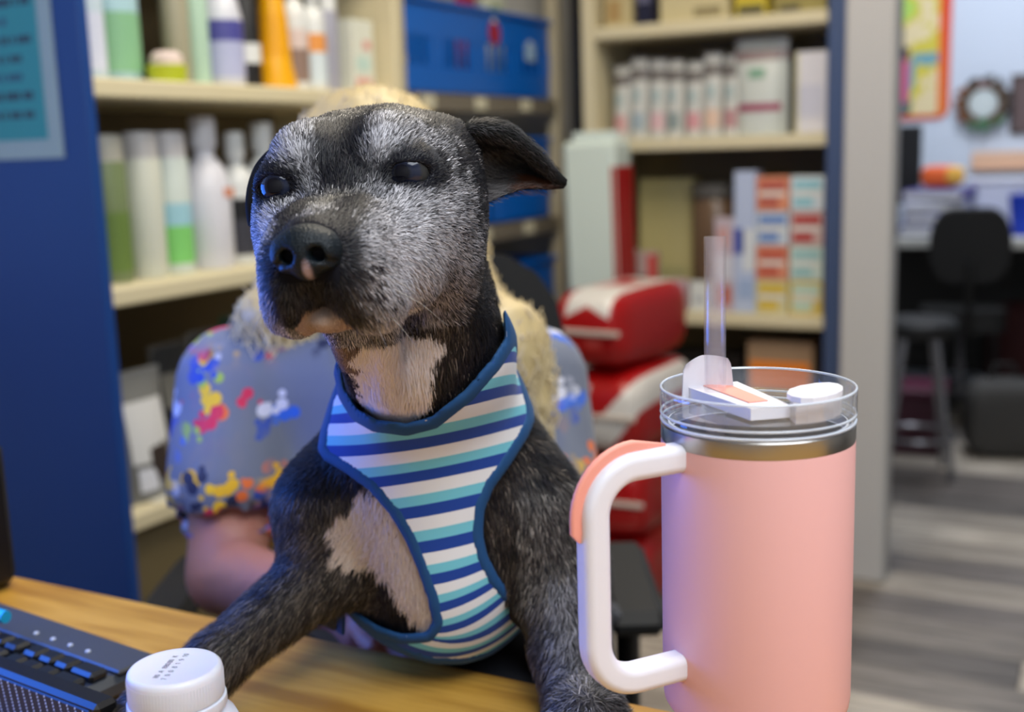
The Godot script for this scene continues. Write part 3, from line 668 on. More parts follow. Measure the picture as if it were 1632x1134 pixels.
func crate_things() -> void:
	var c := Color(0.0, 0.37, 0.74)
	crate("long blue crate with slotted sides on the rack's upper shelf", Vector3(-1.76, 1.286, -2.88), Vector3(0.33, 0.23, 0.84), c)
	crate("blue crate on the rack's middle shelf, behind the dog's ear", Vector3(-1.76, 0.931, -3.09), Vector3(0.33, 0.235, 0.38), c)
	crate("blue crate on the rack's lower shelf beside the red sacks", Vector3(-1.76, 0.501, -3.02), Vector3(0.33, 0.30, 0.56), c)
	pouch("red packet standing in the long blue crate", Vector3(-1.70, 1.296, -2.98), 0.14, 0.34, 0.05, PI / 2 + 0.1, [Color(0.66, 0.08, 0.16), Color(0.5, 0.1, 0.2), [Color(0.85, 0.5, 0.55), 0.6, 0.7, 0.2, 0.6]], "packets in the long blue crate")
	pouch("white packet with green corner standing in the long blue crate", Vector3(-1.70, 1.296, -3.15), 0.15, 0.33, 0.05, PI / 2, [Color(0.80, 0.82, 0.74), Color(0.7, 0.72, 0.68), [Color(0.55, 0.62, 0.4), 0.7, 0.8, 0.2, 0.6]], "packets in the long blue crate")
	var tg := thing("price_tag", "pale blue tag clipped to the long blue crate's side", "tag", Vector3(-1.592, 1.42, -3.17), 0.0)
	part("card", bx(Vector3(0.002, 0.05, 0.06), 0.0005), flat(Color(0.62, 0.74, 0.86)), tg)
	part("clip", bx(Vector3(0.004, 0.012, 0.02), 0.001, Vector3(0, 0.026, 0)), flat(Color(0.8, 0.8, 0.8)), tg)
	var rd := thing("price_tag", "round red tag clipped to the long blue crate's side", "tag", Vector3(-1.592, 1.46, -2.95), 0.0)
	part("card", MB.new().lathe([Vector2(0, -0.001), Vector2(0.032, -0.001), Vector2(0.032, 0.001), Vector2(0, 0.001)], 24, Transform3D(Basis(Vector3.BACK, PI / 2), Vector3.ZERO)).mesh(), flat(Color(0.62, 0.12, 0.22)), rd)
	part("clip", bx(Vector3(0.004, 0.012, 0.02), 0.001, Vector3(0, 0.034, 0)), flat(Color(0.8, 0.8, 0.8)), rd)
	var jug := thing("jug", "rounded white jug on the rack's middle shelf behind the dog's ear", "jug", Vector3(-1.70, 0.931, -2.74))
	part("body", MB.new().lathe([Vector2(0, 0), Vector2(0.10, 0), Vector2(0.11, 0.012), Vector2(0.11, 0.20), Vector2(0.095, 0.255), Vector2(0.05, 0.285), Vector2(0.028, 0.29), Vector2(0, 0.29)], 28).mesh(), flat(Color(0.80, 0.81, 0.84), 0.35), jug)
	part("cap", MB.new().lathe([Vector2(0, 0.285), Vector2(0.03, 0.285), Vector2(0.03, 0.31), Vector2(0, 0.31)], 20).mesh(), flat(Color(0.75, 0.77, 0.8)), jug)

func sack_mesh(w: float, h: float, d: float, sd: int) -> MB:
	var m := MB.new(); var nu := 28; var nv := 14; var nz := FastNoiseLite.new(); nz.seed = sd; nz.frequency = 9.0
	for i in nv + 1:
		var a := PI * (float(i) / nv - 0.5)
		for j in nu + 1:
			var b := TAU * float(j) / nu
			var p := Vector3(cos(a) * cos(b), sin(a), cos(a) * sin(b))
			var e := 0.42
			p = Vector3(signf(p.x) * pow(absf(p.x), e) * w / 2, signf(p.y) * pow(absf(p.y), 0.6) * h / 2, signf(p.z) * pow(absf(p.z), e) * d / 2)
			p *= 1.0 + 0.04 * nz.get_noise_3dv(p)
			p.y = maxf(p.y, -h / 2)
			m.add(p, Vector3.UP, Vector2(p.x / w + 0.5, 0.5 - p.y / h))
	for i in nv:
		for j in nu:
			var k := i * (nu + 1) + j
			m.ix.append_array([k, k + nu + 1, k + nu + 2, k, k + nu + 2, k + 1])
	for i in m.n.size(): m.n[i] = Vector3.ZERO
	for i in range(0, m.ix.size(), 3):
		var nn := (m.v[m.ix[i + 1]] - m.v[m.ix[i]]).cross(m.v[m.ix[i + 2]] - m.v[m.ix[i]])
		for q in 3: m.n[m.ix[i + q]] += nn
	for i in m.n.size(): m.n[i] = m.n[i].normalized()
	for i in nv + 1:
		var p := i * (nu + 1); var s := (m.n[p] + m.n[p + nu]).normalized(); m.n[p] = s; m.n[p + nu] = s
	return m

func food_bags() -> void:
	var lab := ["red sack lying on the floor at the bottom of the sack pile", "red sack with pale label, second from the floor", "red sack with a broad white swoosh in the middle of the pile", "red sack with white print on top of the pile"]
	var y := 0.0
	for k in 4:
		var im := Image.create(128, 96, false, Image.FORMAT_RGB8)
		im.fill(Color(0.62, 0.02, 0.03))
		for py in 96:
			for px in 128:
				var u := px / 128.0; var v := py / 96.0
				var hit := false
				match k:
					2: hit = absf(v - (0.98 - 0.85 * u * u)) < 0.24 and u > 0.02
					3: hit = absf(v - (0.02 + 0.5 * absf(u - 0.55))) < 0.16 and u > 0.25 and u < 0.85
					1: hit = u > 0.18 and u < 0.5 and v > 0.35 and v < 0.75
					0: hit = v > 0.55 + 0.3 * u and v < 0.95
				if hit: im.set_pixel(px, py, Color(0.82, 0.80, 0.78))
		if k == 3: im.fill_rect(Rect2i(20, 66, 34, 18), Color(0.80, 0.78, 0.77)); im.fill_rect(Rect2i(70, 52, 26, 16), Color(0.70, 0.22, 0.2))
		if k == 2: im.fill_rect(Rect2i(16, 14, 36, 20), Color(0.75, 0.72, 0.72))
		var m := mat("red_sack_%d" % k, Color.WHITE, 0.35, 0.0, {"albedo_texture": ImageTexture.create_from_image(im)})
		var h: float = [0.21, 0.205, 0.20, 0.19][k]
		var t := thing("sack", lab[k], "sack", Vector3(-1.075 + [0.0, 0.01, 0.012, -0.005][k], y, -2.62), 0.12 - 0.08 * k, "red pet food sacks in a pile")
		part("body", sack_mesh([0.20, 0.205, 0.21, 0.195][k], h, 0.40, k + 3).mesh(), m, t).position.y = h / 2
		part("seam", bx(Vector3(0.2, 0.012, 0.01), 0.002, Vector3(0, h * 0.5, 0.2)), flat(Color(0.75, 0.7, 0.66)), t)
		y += h * 1.012
	var b := thing("sack", "tall white sack with red side standing behind the red pile", "sack", Vector3(-1.265, 0, -2.95), 0.0)
	b.rotation = Vector3(0, 0.05, 0.02)
	part("body", bx(Vector3(0.15, 1.15, 0.14), 0.012, Vector3(0, 0.58, 0)), flat(Color(0.80, 0.85, 0.82), 0.4), b)
	part("side_panel", bx(Vector3(0.004, 1.05, 0.13), 0.001, Vector3(0.0765, 0.56, 0)), flat(Color(0.66, 0.08, 0.07), 0.4), b)
	part("front_strip", bx(Vector3(0.008, 1.05, 0.004), 0.001, Vector3(0.0685, 0.56, 0.0705)), flat(Color(0.66, 0.08, 0.07), 0.4), b)
	part("top_fold", bx(Vector3(0.13, 0.03, 0.02), 0.003, Vector3(0, 1.165, 0)), flat(Color(0.78, 0.82, 0.8), 0.4), b)

# ------------------------------------------------------------------ chairs and the room beyond
func office_chair(label: String, at: Vector3, turn: float, seat_y: float, back_h: float, arms: bool, c: Color) -> Node3D:
	var t := thing("office_chair", label, "chair", at, turn)
	var m := flat(c, 0.7); var pl := flat(Color(0.06, 0.06, 0.065), 0.4)
	part("seat", MB.new().extrude(rounded(0.46, 0.44, 0.1), -0.04, 0.04, Transform3D(Basis(Vector3.RIGHT, -PI / 2), Vector3(0, seat_y - 0.04, 0))).mesh(), m, t)
	part("backrest", MB.new().extrude(rounded(0.44, back_h, 0.12), -0.03, 0.03, Transform3D(Basis(Vector3.RIGHT, -0.12), Vector3(0, seat_y + 0.12 + back_h / 2, -0.24))).mesh(), m, t)
	part("back_bar", MB.new().tube([Vector3(0, seat_y - 0.09, -0.1), Vector3(0, seat_y - 0.08, -0.27), Vector3(0, seat_y + 0.2, -0.28)], 0.02, 8).mesh(), pl, t)
	part("column", MB.new().lathe([Vector2(0.028, 0.08), Vector2(0.028, 0.25), Vector2(0.018, 0.25), Vector2(0.018, seat_y - 0.08), Vector2(0, seat_y - 0.08)], 14).mesh(), flat(Color(0.3, 0.3, 0.32), 0.3), t)
	for k in 5:
		var a := TAU * k / 5.0 + 0.3; var e := Vector3(cos(a), 0, sin(a))
		var leg := part("leg", MB.new().tube([Vector3(0, 0.1, 0), e * 0.15 + Vector3(0, 0.095, 0), e * 0.29 + Vector3(0, 0.07, 0)], 0.02, 8).mesh(), pl, t)
		part("caster", MB.new().lathe([Vector2(0, -0.018), Vector2(0.028, -0.018), Vector2(0.03, -0.012), Vector2(0.03, 0.012), Vector2(0.028, 0.018), Vector2(0, 0.018)], 14, Transform3D(Basis(e.cross(Vector3.UP), PI / 2) * Basis.IDENTITY, e * 0.29 + Vector3(0, 0.03, 0))).mesh(), pl, leg)
	if arms:
		for s in [-1.0, 1.0]:
			part("armrest", bx(Vector3(0.07, 0.03, 0.26), 0.012, Vector3(0.28 * s, seat_y + 0.14, 0)), m, t)
			part("arm_support", MB.new().tube([Vector3(0.2 * s, seat_y - 0.07, 0), Vector3(0.28 * s, seat_y - 0.05, 0), Vector3(0.28 * s, seat_y + 0.13, 0)], 0.016, 8).mesh(), pl, t)
	return t

func far_room() -> void:
	var top := flat(Color(0.72, 0.72, 0.70), 0.4); var dark := flat(Color(0.05, 0.05, 0.055), 0.6)
	var t := thing("work_table", "long pale work table in the room beyond the doorway", "table", Vector3(-0.9, 0, -5.25))
	part("table_top", bx(Vector3(2.2, 0.04, 0.7), 0.004, Vector3(0, 0.72, 0)), top, t)
	for s in [-1.0, 1.0]: part("end_panel", bx(Vector3(0.03, 0.7, 0.64), 0.003, Vector3(1.05 * s, 0.35, 0)), dark, t)
	part("back_panel", bx(Vector3(2.07, 0.62, 0.02), 0.0, Vector3(0, 0.39, -0.3)), dark, t)
	# posters and the wreath on the wall
	var im := Image.create(192, 256, false, Image.FORMAT_RGB8)
	var nz := FastNoiseLite.new(); nz.seed = 8; nz.frequency = 0.007
	for py in 256:
		for px in 192:
			var u := px / 192.0; var v := py / 256.0
			var q := nz.get_noise_2d(px, py)
			var c := Color(0.86, 0.80, 0.30)
			if v < 0.45 and q > 0.05: c = Color(0.72, 0.86, 0.40)
			elif v > 0.5 and u < 0.5: c = Color(0.85, 0.32, 0.52) if q > -0.15 else Color(0.25, 0.18, 0.25)
			elif v > 0.55 and q > 0.1: c = Color(0.45, 0.66, 0.72)
			elif q < -0.2: c = Color(0.93, 0.86, 0.68)
			if v > 0.9 and q > -0.1: c = Color(0.35, 0.42, 0.45)
			if v > 0.36 and v < 0.52 and u > 0.1 and u < 0.42: c = Color(0.22, 0.18, 0.24)
			if u > 0.88 or u < 0.06 or v < 0.04: c = Color(0.88, 0.24, 0.12).lerp(Color(0.94, 0.56, 0.22), v * 0.8)
			im.set_pixel(px, py, c)
	var p := thing("poster", "colourful abstract poster with red border on the far white wall", "poster", Vector3(-0.93, 1.22, -5.746))
	part("board", MB.new().extrude(rounded(0.36, 0.66, 0.05), -0.004, 0.004, Transform3D(Basis.IDENTITY, Vector3(0, 0.33, 0))).mesh(), flat(Color(0.88, 0.3, 0.15)), p)
	var sh := MB.new(); sh.quad(Vector3(-0.17, 0.02, 0.0046), Vector3(0.17, 0.02, 0.0046), Vector3(0.17, 0.64, 0.0046), Vector3(-0.17, 0.64, 0.0046))
	for i in 4: sh.uv[i].y = 1.0 - sh.uv[i].y
	part("print", sh.mesh(), mat("poster_print", Color.WHITE, 0.4, 0.0, {"albedo_texture": ImageTexture.create_from_image(im)}), p)
	var wr := thing("wreath", "round wreath of brown and green leaves on the far wall", "wreath", Vector3(-0.60, 1.28, -5.72))
	var ring := []
	for k in 25: ring.append(Vector3(cos(TAU * k / 24.0), sin(TAU * k / 24.0), 0) * 0.085)
	part("ring", MB.new().tube(ring, 0.02, 8).mesh(), flat(Color(0.35, 0.28, 0.2)), wr)
	part("white_disc", MB.new().lathe([Vector2(0, 0), Vector2(0.06, 0), Vector2(0.06, 0.01), Vector2(0, 0.01)], 24, Transform3D(Basis(Vector3.RIGHT, PI / 2), Vector3.ZERO)).mesh(), flat(Color(0.80, 0.84, 0.84)), wr)
	for k in 22:
		var a := TAU * k / 22.0; var c := [Color(0.52, 0.30, 0.16), Color(0.30, 0.48, 0.34), Color(0.18, 0.16, 0.16), Color(0.62, 0.50, 0.48)]
		var pick: int = 0 if a > 2.4 and a < 3.9 else (1 if a > 4.2 and a < 5.6 else (2 if k % 2 else 3))
		var lf := MB.new().lathe([Vector2(0, -0.035), Vector2(0.012, -0.02), Vector2(0.018, 0), Vector2(0.012, 0.02), Vector2(0, 0.035)], 8, Transform3D(Basis(Vector3.BACK, a + 0.6 * (k % 3 - 1)), Vector3(cos(a), sin(a), 0.1) * (0.085 + 0.02 * (k % 2))), 0.0, TAU, 1.0, 0.4)
		part("leaf", lf.mesh(), flat(c[pick], 0.7), wr)
	var pc := thing("picture", "dark brown picture in a thin frame at the far wall's right", "picture", Vector3(-0.38, 1.13, -5.742))
	part("frame", MB.new().box(Vector3(0, 0.02, 0), Vector3(0.2, 0.02, 0.015), 0.003).box(Vector3(0, 0.26, 0), Vector3(0.2, 0.02, 0.015), 0.003).box(Vector3(0.1, 0.14, 0), Vector3(0.02, 0.26, 0.015), 0.003).box(Vector3(-0.1, 0.14, 0), Vector3(0.02, 0.26, 0.015), 0.003).mesh(), flat(Color(0.3, 0.25, 0.24)), pc)
	part("print", bx(Vector3(0.18, 0.23, 0.006), 0.0, Vector3(0, 0.14, 0)), flat(Color(0.40, 0.33, 0.33)), pc)
	# a peach wall rail and what stands on the table
	var rl := thing("wall_rail", "peach coloured rail along the far wall above the table", "rail", Vector3(-0.25, 1.03, -5.715))
	part("board", bx(Vector3(0.78, 0.07, 0.03), 0.004), flat(Color(0.90, 0.74, 0.62)), rl)
	part("ledge", bx(Vector3(0.78, 0.012, 0.06), 0.003, Vector3(0, -0.04, 0.01)), flat(Color(0.88, 0.72, 0.6)), rl)
	var ty := 0.741
	var cu := thing("cushion", "small orange and yellow cushion on the purple folders", "cushion", Vector3(-0.69, ty + 0.19, -5.12))
	part("body", sack_mesh(0.15, 0.09, 0.1, 31).mesh(), flat(Color(0.92, 0.40, 0.16)), cu).position.y = 0.045
	part("patch", sack_mesh(0.07, 0.07, 0.06, 32).mesh(), flat(Color(0.94, 0.72, 0.3)), cu).position = Vector3(0.06, 0.05, 0.03)
	for k in 4:
		var f := thing("folder", ["purple folder at the bottom of the table stack", "blue violet folder second in the table stack", "lilac folder third in the table stack", "indigo folder on top of the table stack under the cushion"][k], "folder", Vector3(-0.70 + 0.01 * (k % 2), ty + 0.047 * k, -5.12), 0.06 * (k % 3 - 1), "folders stacked on the far table")
		part("cover", bx(Vector3(0.24, 0.044, 0.3), 0.005, Vector3(0, 0.023, 0)), flat([Color(0.12, 0.14, 0.52), Color(0.36, 0.36, 0.66), Color(0.70, 0.72, 0.84), Color(0.26, 0.22, 0.52)][k]), f)
		part("pages", bx(Vector3(0.225, 0.03, 0.006), 0.001, Vector3(0, 0.023, 0.15)), flat(Color(0.8, 0.8, 0.82)), f)
	var wb := thing("box", "white storage box behind the black chair on the far table", "box", Vector3(-0.50, ty, -5.38), 0.1)
	part("body", bx(Vector3(0.22, 0.2, 0.2), 0.006, Vector3(0, 0.1, 0)), flat(Color(0.78, 0.80, 0.88)), wb)
	part("lid", bx(Vector3(0.23, 0.02, 0.21), 0.004, Vector3(0, 0.21, 0)), flat(Color(0.84, 0.85, 0.9)), wb)
	var bb := thing("bin", "bright blue bin on the far table at the picture's right edge", "bin", Vector3(-0.33, ty, -5.1))
	part("body", MB.new().lathe([Vector2(0, 0), Vector2(0.08, 0), Vector2(0.095, 0.15), Vector2(0.1, 0.16), Vector2(0.088, 0.158), Vector2(0.075, 0.02), Vector2(0, 0.02)], 20).mesh(), flat(Color(0.06, 0.24, 0.78)), bb)
	part("handle", MB.new().tube([Vector3(-0.09, 0.15, 0), Vector3(-0.06, 0.2, 0), Vector3(0.06, 0.2, 0), Vector3(0.09, 0.15, 0)], 0.006, 6).mesh(), flat(Color(0.7, 0.7, 0.75)), bb)
	var mo := thing("monitor", "black monitor seen from the side beside the door post", "monitor", Vector3(-0.95, ty, -5.3), 0.9)
	part("screen", bx(Vector3(0.4, 0.34, 0.035), 0.008, Vector3(0, 0.28, 0)), dark, mo)
	part("stand", MB.new().box(Vector3(0, 0.07, -0.03), Vector3(0.05, 0.14, 0.03), 0.004).box(Vector3(0, 0.006, 0), Vector3(0.2, 0.012, 0.16), 0.004).mesh(), dark, mo)
	var pr := thing("paper_tray", "pale grey tray of papers beside the door post on the far table", "tray", Vector3(-0.92, ty, -5.02))
	part("tray", bx(Vector3(0.16, 0.03, 0.2), 0.006, Vector3(0, 0.016, 0)), flat(Color(0.62, 0.66, 0.7)), pr)
	part("papers", bx(Vector3(0.14, 0.1, 0.18), 0.002, Vector3(0, 0.08, 0)), flat(Color(0.80, 0.83, 0.88)), pr)
	var fc := office_chair("black office chair drawn up to the far table", Vector3(-0.56, 0, -4.86), PI + 0.25, 0.47, 0.28, false, Color(0.035, 0.035, 0.04))
	fc.scale = Vector3(0.66, 1, 0.66)
	# bar stool
	var st := thing("bar_stool", "chrome stool with black round seat beyond the door post", "stool", Vector3(-0.60, 0, -4.05))
	part("seat", MB.new().lathe([Vector2(0, 0.48), Vector2(0.1, 0.48), Vector2(0.125, 0.5), Vector2(0.125, 0.525), Vector2(0.11, 0.54), Vector2(0, 0.545)], 24).mesh(), dark, st)
	var chrome := mat("chrome", Color(0.55, 0.55, 0.57), 0.25, 0.9)
	for k in 4:
		var a := TAU * k / 4.0 + 0.5; var e := Vector3(cos(a), 0, sin(a))
		part("leg", MB.new().tube([e * 0.07 + Vector3(0, 0.485, 0), e * 0.15], 0.011, 8).mesh(), chrome, st)
	var rg := []
	for k in 25: rg.append(Vector3(cos(TAU * k / 24.0) * 0.126, 0.14, sin(TAU * k / 24.0) * 0.126))
	part("foot_ring", MB.new().tube(rg, 0.009, 8).mesh(), chrome, st)
	var bg := thing("backpack", "dark red backpack under the far table", "backpack", Vector3(-0.33, 0, -5.36), -0.3)
	part("body", sack_mesh(0.34, 0.44, 0.24, 41).mesh(), flat(Color(0.20, 0.02, 0.03), 0.8), bg).position.y = 0.22
	part("strap", MB.new().tube([Vector3(-0.08, 0.42, 0.08), Vector3(-0.1, 0.34, 0.15), Vector3(-0.1, 0.1, 0.14)], 0.014, 6).mesh(), dark, bg)
	var gy := thing("duffel_bag", "grey duffel bag leaning on the dark red backpack", "bag", Vector3(-0.36, 0, -4.42), 0.3)
	part("body", sack_mesh(0.26, 0.28, 0.2, 43).mesh(), flat(Color(0.22, 0.215, 0.21), 0.8), gy).position.y = 0.14
	part("handle", MB.new().tube([Vector3(-0.06, 0.25, 0), Vector3(-0.03, 0.33, 0), Vector3(0.03, 0.33, 0), Vector3(0.06, 0.25, 0)], 0.008, 6).mesh(), dark, gy)
	var mg := thing("storage_box", "plum coloured storage box on the floor behind the stool", "box", Vector3(-0.70, 0, -4.40), 0.1)
	part("body", bx(Vector3(0.3, 0.22, 0.24), 0.01, Vector3(0, 0.11, 0)), flat(Color(0.22, 0.04, 0.12)), mg)
	part("lid", bx(Vector3(0.31, 0.025, 0.25), 0.005, Vector3(0, 0.232, 0)), flat(Color(0.3, 0.07, 0.18)), mg)
	var bm := thing("floor_mat", "dark blue mat on the floor under the far table", "mat", Vector3(-0.2, 0, -5.25))
	part("mat", bx(Vector3(0.5, 0.02, 0.5), 0.004, Vector3(0, 0.011, 0)), flat(Color(0.08, 0.09, 0.2), 0.9), bm)
	part("edging", bx(Vector3(0.5, 0.022, 0.02), 0.004, Vector3(0, 0.012, 0.255)), flat(Color(0.05, 0.05, 0.12), 0.9), bm)

# ------------------------------------------------------------------ on the desk
func desk_things() -> void:
	var mo := thing("monitor", "desk monitor with a bright blue screen facing the dog's side", "monitor", Basis(Vector3.UP, TURN) * Vector3(-0.721, 0.75, -0.877), TURN + PI / 2 - 0.1)
	var shellm := flat(Color(0.04, 0.04, 0.045), 0.4)
	part("housing", bx(Vector3(0.50, 0.32, 0.03), 0.008, Vector3(0, 0.28, 0)), shellm, mo)
	part("screen", bx(Vector3(0.46, 0.28, 0.004), 0.0, Vector3(0, 0.28, 0.016)), mat("screen_glow", Color(0.1, 0.2, 0.4), 0.3, 0.0, {"emission_enabled": true, "emission": Color(0.35, 0.6, 1.0), "emission_energy_multiplier": 1.5}), mo)
	part("stand", MB.new().box(Vector3(0, 0.07, -0.02), Vector3(0.06, 0.14, 0.02), 0.004).box(Vector3(0, 0.006, 0), Vector3(0.12, 0.012, 0.12), 0.004).mesh(), shellm, mo)
	var black := flat(Color(0.035, 0.036, 0.042), 0.45); var grey := flat(Color(0.24, 0.26, 0.29), 0.45)
	var kb := thing("keyboard", "dark grey keyboard with a wide blank back bar, lower left on the desk", "keyboard", Vector3(-0.625, 0.75, -0.597), -0.12)
	part("case", bx(Vector3(0.25, 0.018, 0.076), 0.005, Vector3(-0.125, 0.010, 0.038)), grey, kb)
	part("back_bar", bx(Vector3(0.25, 0.004, 0.034), 0.0015, Vector3(-0.125, 0.0205, 0.019)), grey, kb)
	var keycap := bx(Vector3(0.0165, 0.008, 0.0155), 0.0025); var wide := bx(Vector3(0.026, 0.008, 0.0155), 0.0025)
	var key_m := flat(Color(0.10, 0.11, 0.13), 0.35)
	for r in 2:
		for k in 12:
			var o := part("key", wide if k == 0 else keycap, key_m, kb)
			o.position = Vector3(-0.018 - (0.0 if k == 0 else 0.005) - 0.0195 * k - (0.005 if k > 3 else 0.0), 0.0225, 0.048 + 0.0185 * r)
	for k in 4: part("status_light", MB.new().lathe([Vector2(0, 0), Vector2(0.0022, 0), Vector2(0.0018, 0.001), Vector2(0, 0.001)], 10, Transform3D(Basis.IDENTITY, Vector3(-0.05 - 0.022 * k, 0.0226, 0.026))).mesh(), flat(Color(0.75, 0.78, 0.82)), kb)
	var lp := thing("label_printer", "black label printer at the left picture edge, behind the keyboard", "printer", Vector3(-0.972, 0.75, -0.65), -0.05)
	part("body", bx(Vector3(0.15, 0.14, 0.10), 0.01, Vector3(0, 0.071, 0)), flat(Color(0.022, 0.02, 0.02), 0.5), lp)
	part("cover", bx(Vector3(0.13, 0.012, 0.085), 0.004, Vector3(0, 0.146, 0)), black, lp)
	part("paper_slot", bx(Vector3(0.09, 0.006, 0.004), 0.001, Vector3(0, 0.09, 0.051)), flat(Color(0.1, 0.1, 0.1)), lp)
	# perforated bar in front of the keyboard
	var sp := thing("speaker_bar", "black bar with a perforated front, lower left corner before the keyboard", "speaker", Vector3(-0.5707, 0.79, -0.5073) - Vector3(0, 0.04, 0), -0.11)
	part("body", bx(Vector3(0.30, 0.039, 0.018), 0.003, Vector3(-0.15, 0.0205, 0.009)), flat(Color(0.03, 0.032, 0.04), 0.4), sp)
	part("grille", bx(Vector3(0.288, 0.033, 0.003), 0.001, Vector3(-0.15, 0.0195, 0.018)), flat(Color(0.012, 0.02, 0.06), 0.5), sp)
	var mm := MultiMesh.new(); mm.transform_format = MultiMesh.TRANSFORM_3D; mm.mesh = bx(Vector3(0.0006, 0.0013, 0.0006)); mm.instance_count = 33 * 14
	for i in 33:
		for j in 14: mm.set_instance_transform(i * 14 + j, Transform3D(Basis.IDENTITY, Vector3(-0.012 - 0.0083 * i + 0.0005 * j, 0.0345 - 0.0023 * j, 0.0198)))
	var mi := MultiMeshInstance3D.new(); mi.name = "perforation"; mi.multimesh = mm; mi.material_override = flat(Color(0.70, 0.75, 0.9), 0.4); mi.set_meta("kind", "stuff"); sp.add_child(mi)
	var note := thing("paper_slip", "small cream paper slip under the white bottle's left side", "paper", Vector3(-0.575, 0.7505, -0.535), -0.3)
	part("sheet", bx(Vector3(0.07, 0.001, 0.05), 0.0003, Vector3(0, 0.0006, 0)), flat(Color(0.82, 0.8, 0.7)), note)
	part("print", bx(Vector3(0.04, 0.0003, 0.004), 0.0, Vector3(0, 0.0013, 0.01)), flat(Color(0.4, 0.4, 0.4)), note)
	var cb := thing("cable", "white cable with a cyan plug looping over the keyboard's left", "cable", Vector3(-0.758, 0.774, -0.552))
	part("cord", MB.new().tube(spline([Vector3(-0.12, 0.006, 0.03), Vector3(-0.05, 0.004, 0.022), Vector3(-0.012, 0.005, 0.016), Vector3(0.002, 0.012, 0.004), Vector3(-0.004, 0.018, -0.012), Vector3(-0.03, 0.016, -0.02), Vector3(-0.09, 0.01, -0.02)]), 0.0026, 8).mesh(), flat(Color(0.86, 0.88, 0.92), 0.35), cb)
	part("plug", MB.new().lathe([Vector2(0, 0), Vector2(0.005, 0), Vector2(0.0055, 0.018), Vector2(0.004, 0.022), Vector2(0, 0.022)], 12, Transform3D(Basis(Vector3.BACK, PI / 2), Vector3(0.004, 0.017, -0.016))).mesh(), flat(Color(0.1, 0.62, 0.78), 0.35), cb)
	# white bottle
	var pl := mat("white_bottle", Color(0.84, 0.84, 0.88), 0.38, 0.0, {"subsurf_scatter_enabled": true, "subsurf_scatter_strength": 0.15})
	var o: Vector3 = Basis(Vector3.UP, TURN) * Vector3(-0.1813, 0.8761, -0.57)
	var b := thing("supplement_bottle", "white plastic bottle with a printed screw cap, in front of the dog's paw", "bottle", Vector3(o.x, 0.75, o.z), TURN)
	part("body", MB.new().lathe([Vector2(0, 0), Vector2(0.032, 0), Vector2(0.0345, 0.003), Vector2(0.0345, 0.080), Vector2(0.0335, 0.088), Vector2(0.0295, 0.0965), Vector2(0.0235, 0.1015), Vector2(0.0225, 0.103), Vector2(0.0225, 0.107), Vector2(0, 0.107)], 56).mesh(), pl, b)
	part("tamper_ring", MB.new().lathe([Vector2(0.022, 0.1035), Vector2(0.0252, 0.1035), Vector2(0.0257, 0.1045), Vector2(0.0254, 0.1085), Vector2(0.0247, 0.109), Vector2(0.0235, 0.109)], 56).mesh(), pl, b)
	var cp := part("cap", MB.new().lathe([Vector2(0.02, 0.1095), Vector2(0.0243, 0.1095), Vector2(0.0247, 0.1103), Vector2(0.0245, 0.1225), Vector2(0.0240, 0.1245), Vector2(0.0228, 0.1258), Vector2(0.0218, 0.1260), Vector2(0.0206, 0.1256), Vector2(0, 0.1256)], 64).mesh(), pl, b)
	var ridge := MB.new()
	for k in 90:
		var a := TAU * k / 90.0
		ridge.box(Vector3(cos(a) * 0.02455, 0.1165, sin(a) * 0.02455), Vector3(0.0003, 0.010, 0.0005), 0.0, Basis(Vector3.UP, -a))
	part("knurling", ridge.mesh(), pl, cp)
	var font := SystemFont.new(); font.font_names = PackedStringArray(["Droid Sans Mono"])
	for k in 2:
		var tm := TextMesh.new(); tm.font = font; tm.font_size = 16; tm.depth = 0.0; tm.pixel_size = 0.000235
		tm.text = ["80 A 88080 K", "7 0 0 8 1 9 10"][k]
		var ink := part("printed_code", tm, flat(Color(0.22, 0.24, 0.32), 0.6), cp)
		ink.transform = Transform3D(Basis(Vector3.UP, PI * 0.46) * Basis(Vector3.RIGHT, -PI / 2), Vector3(-0.0045 + 0.0052 * k, 0.1258, 0.0))

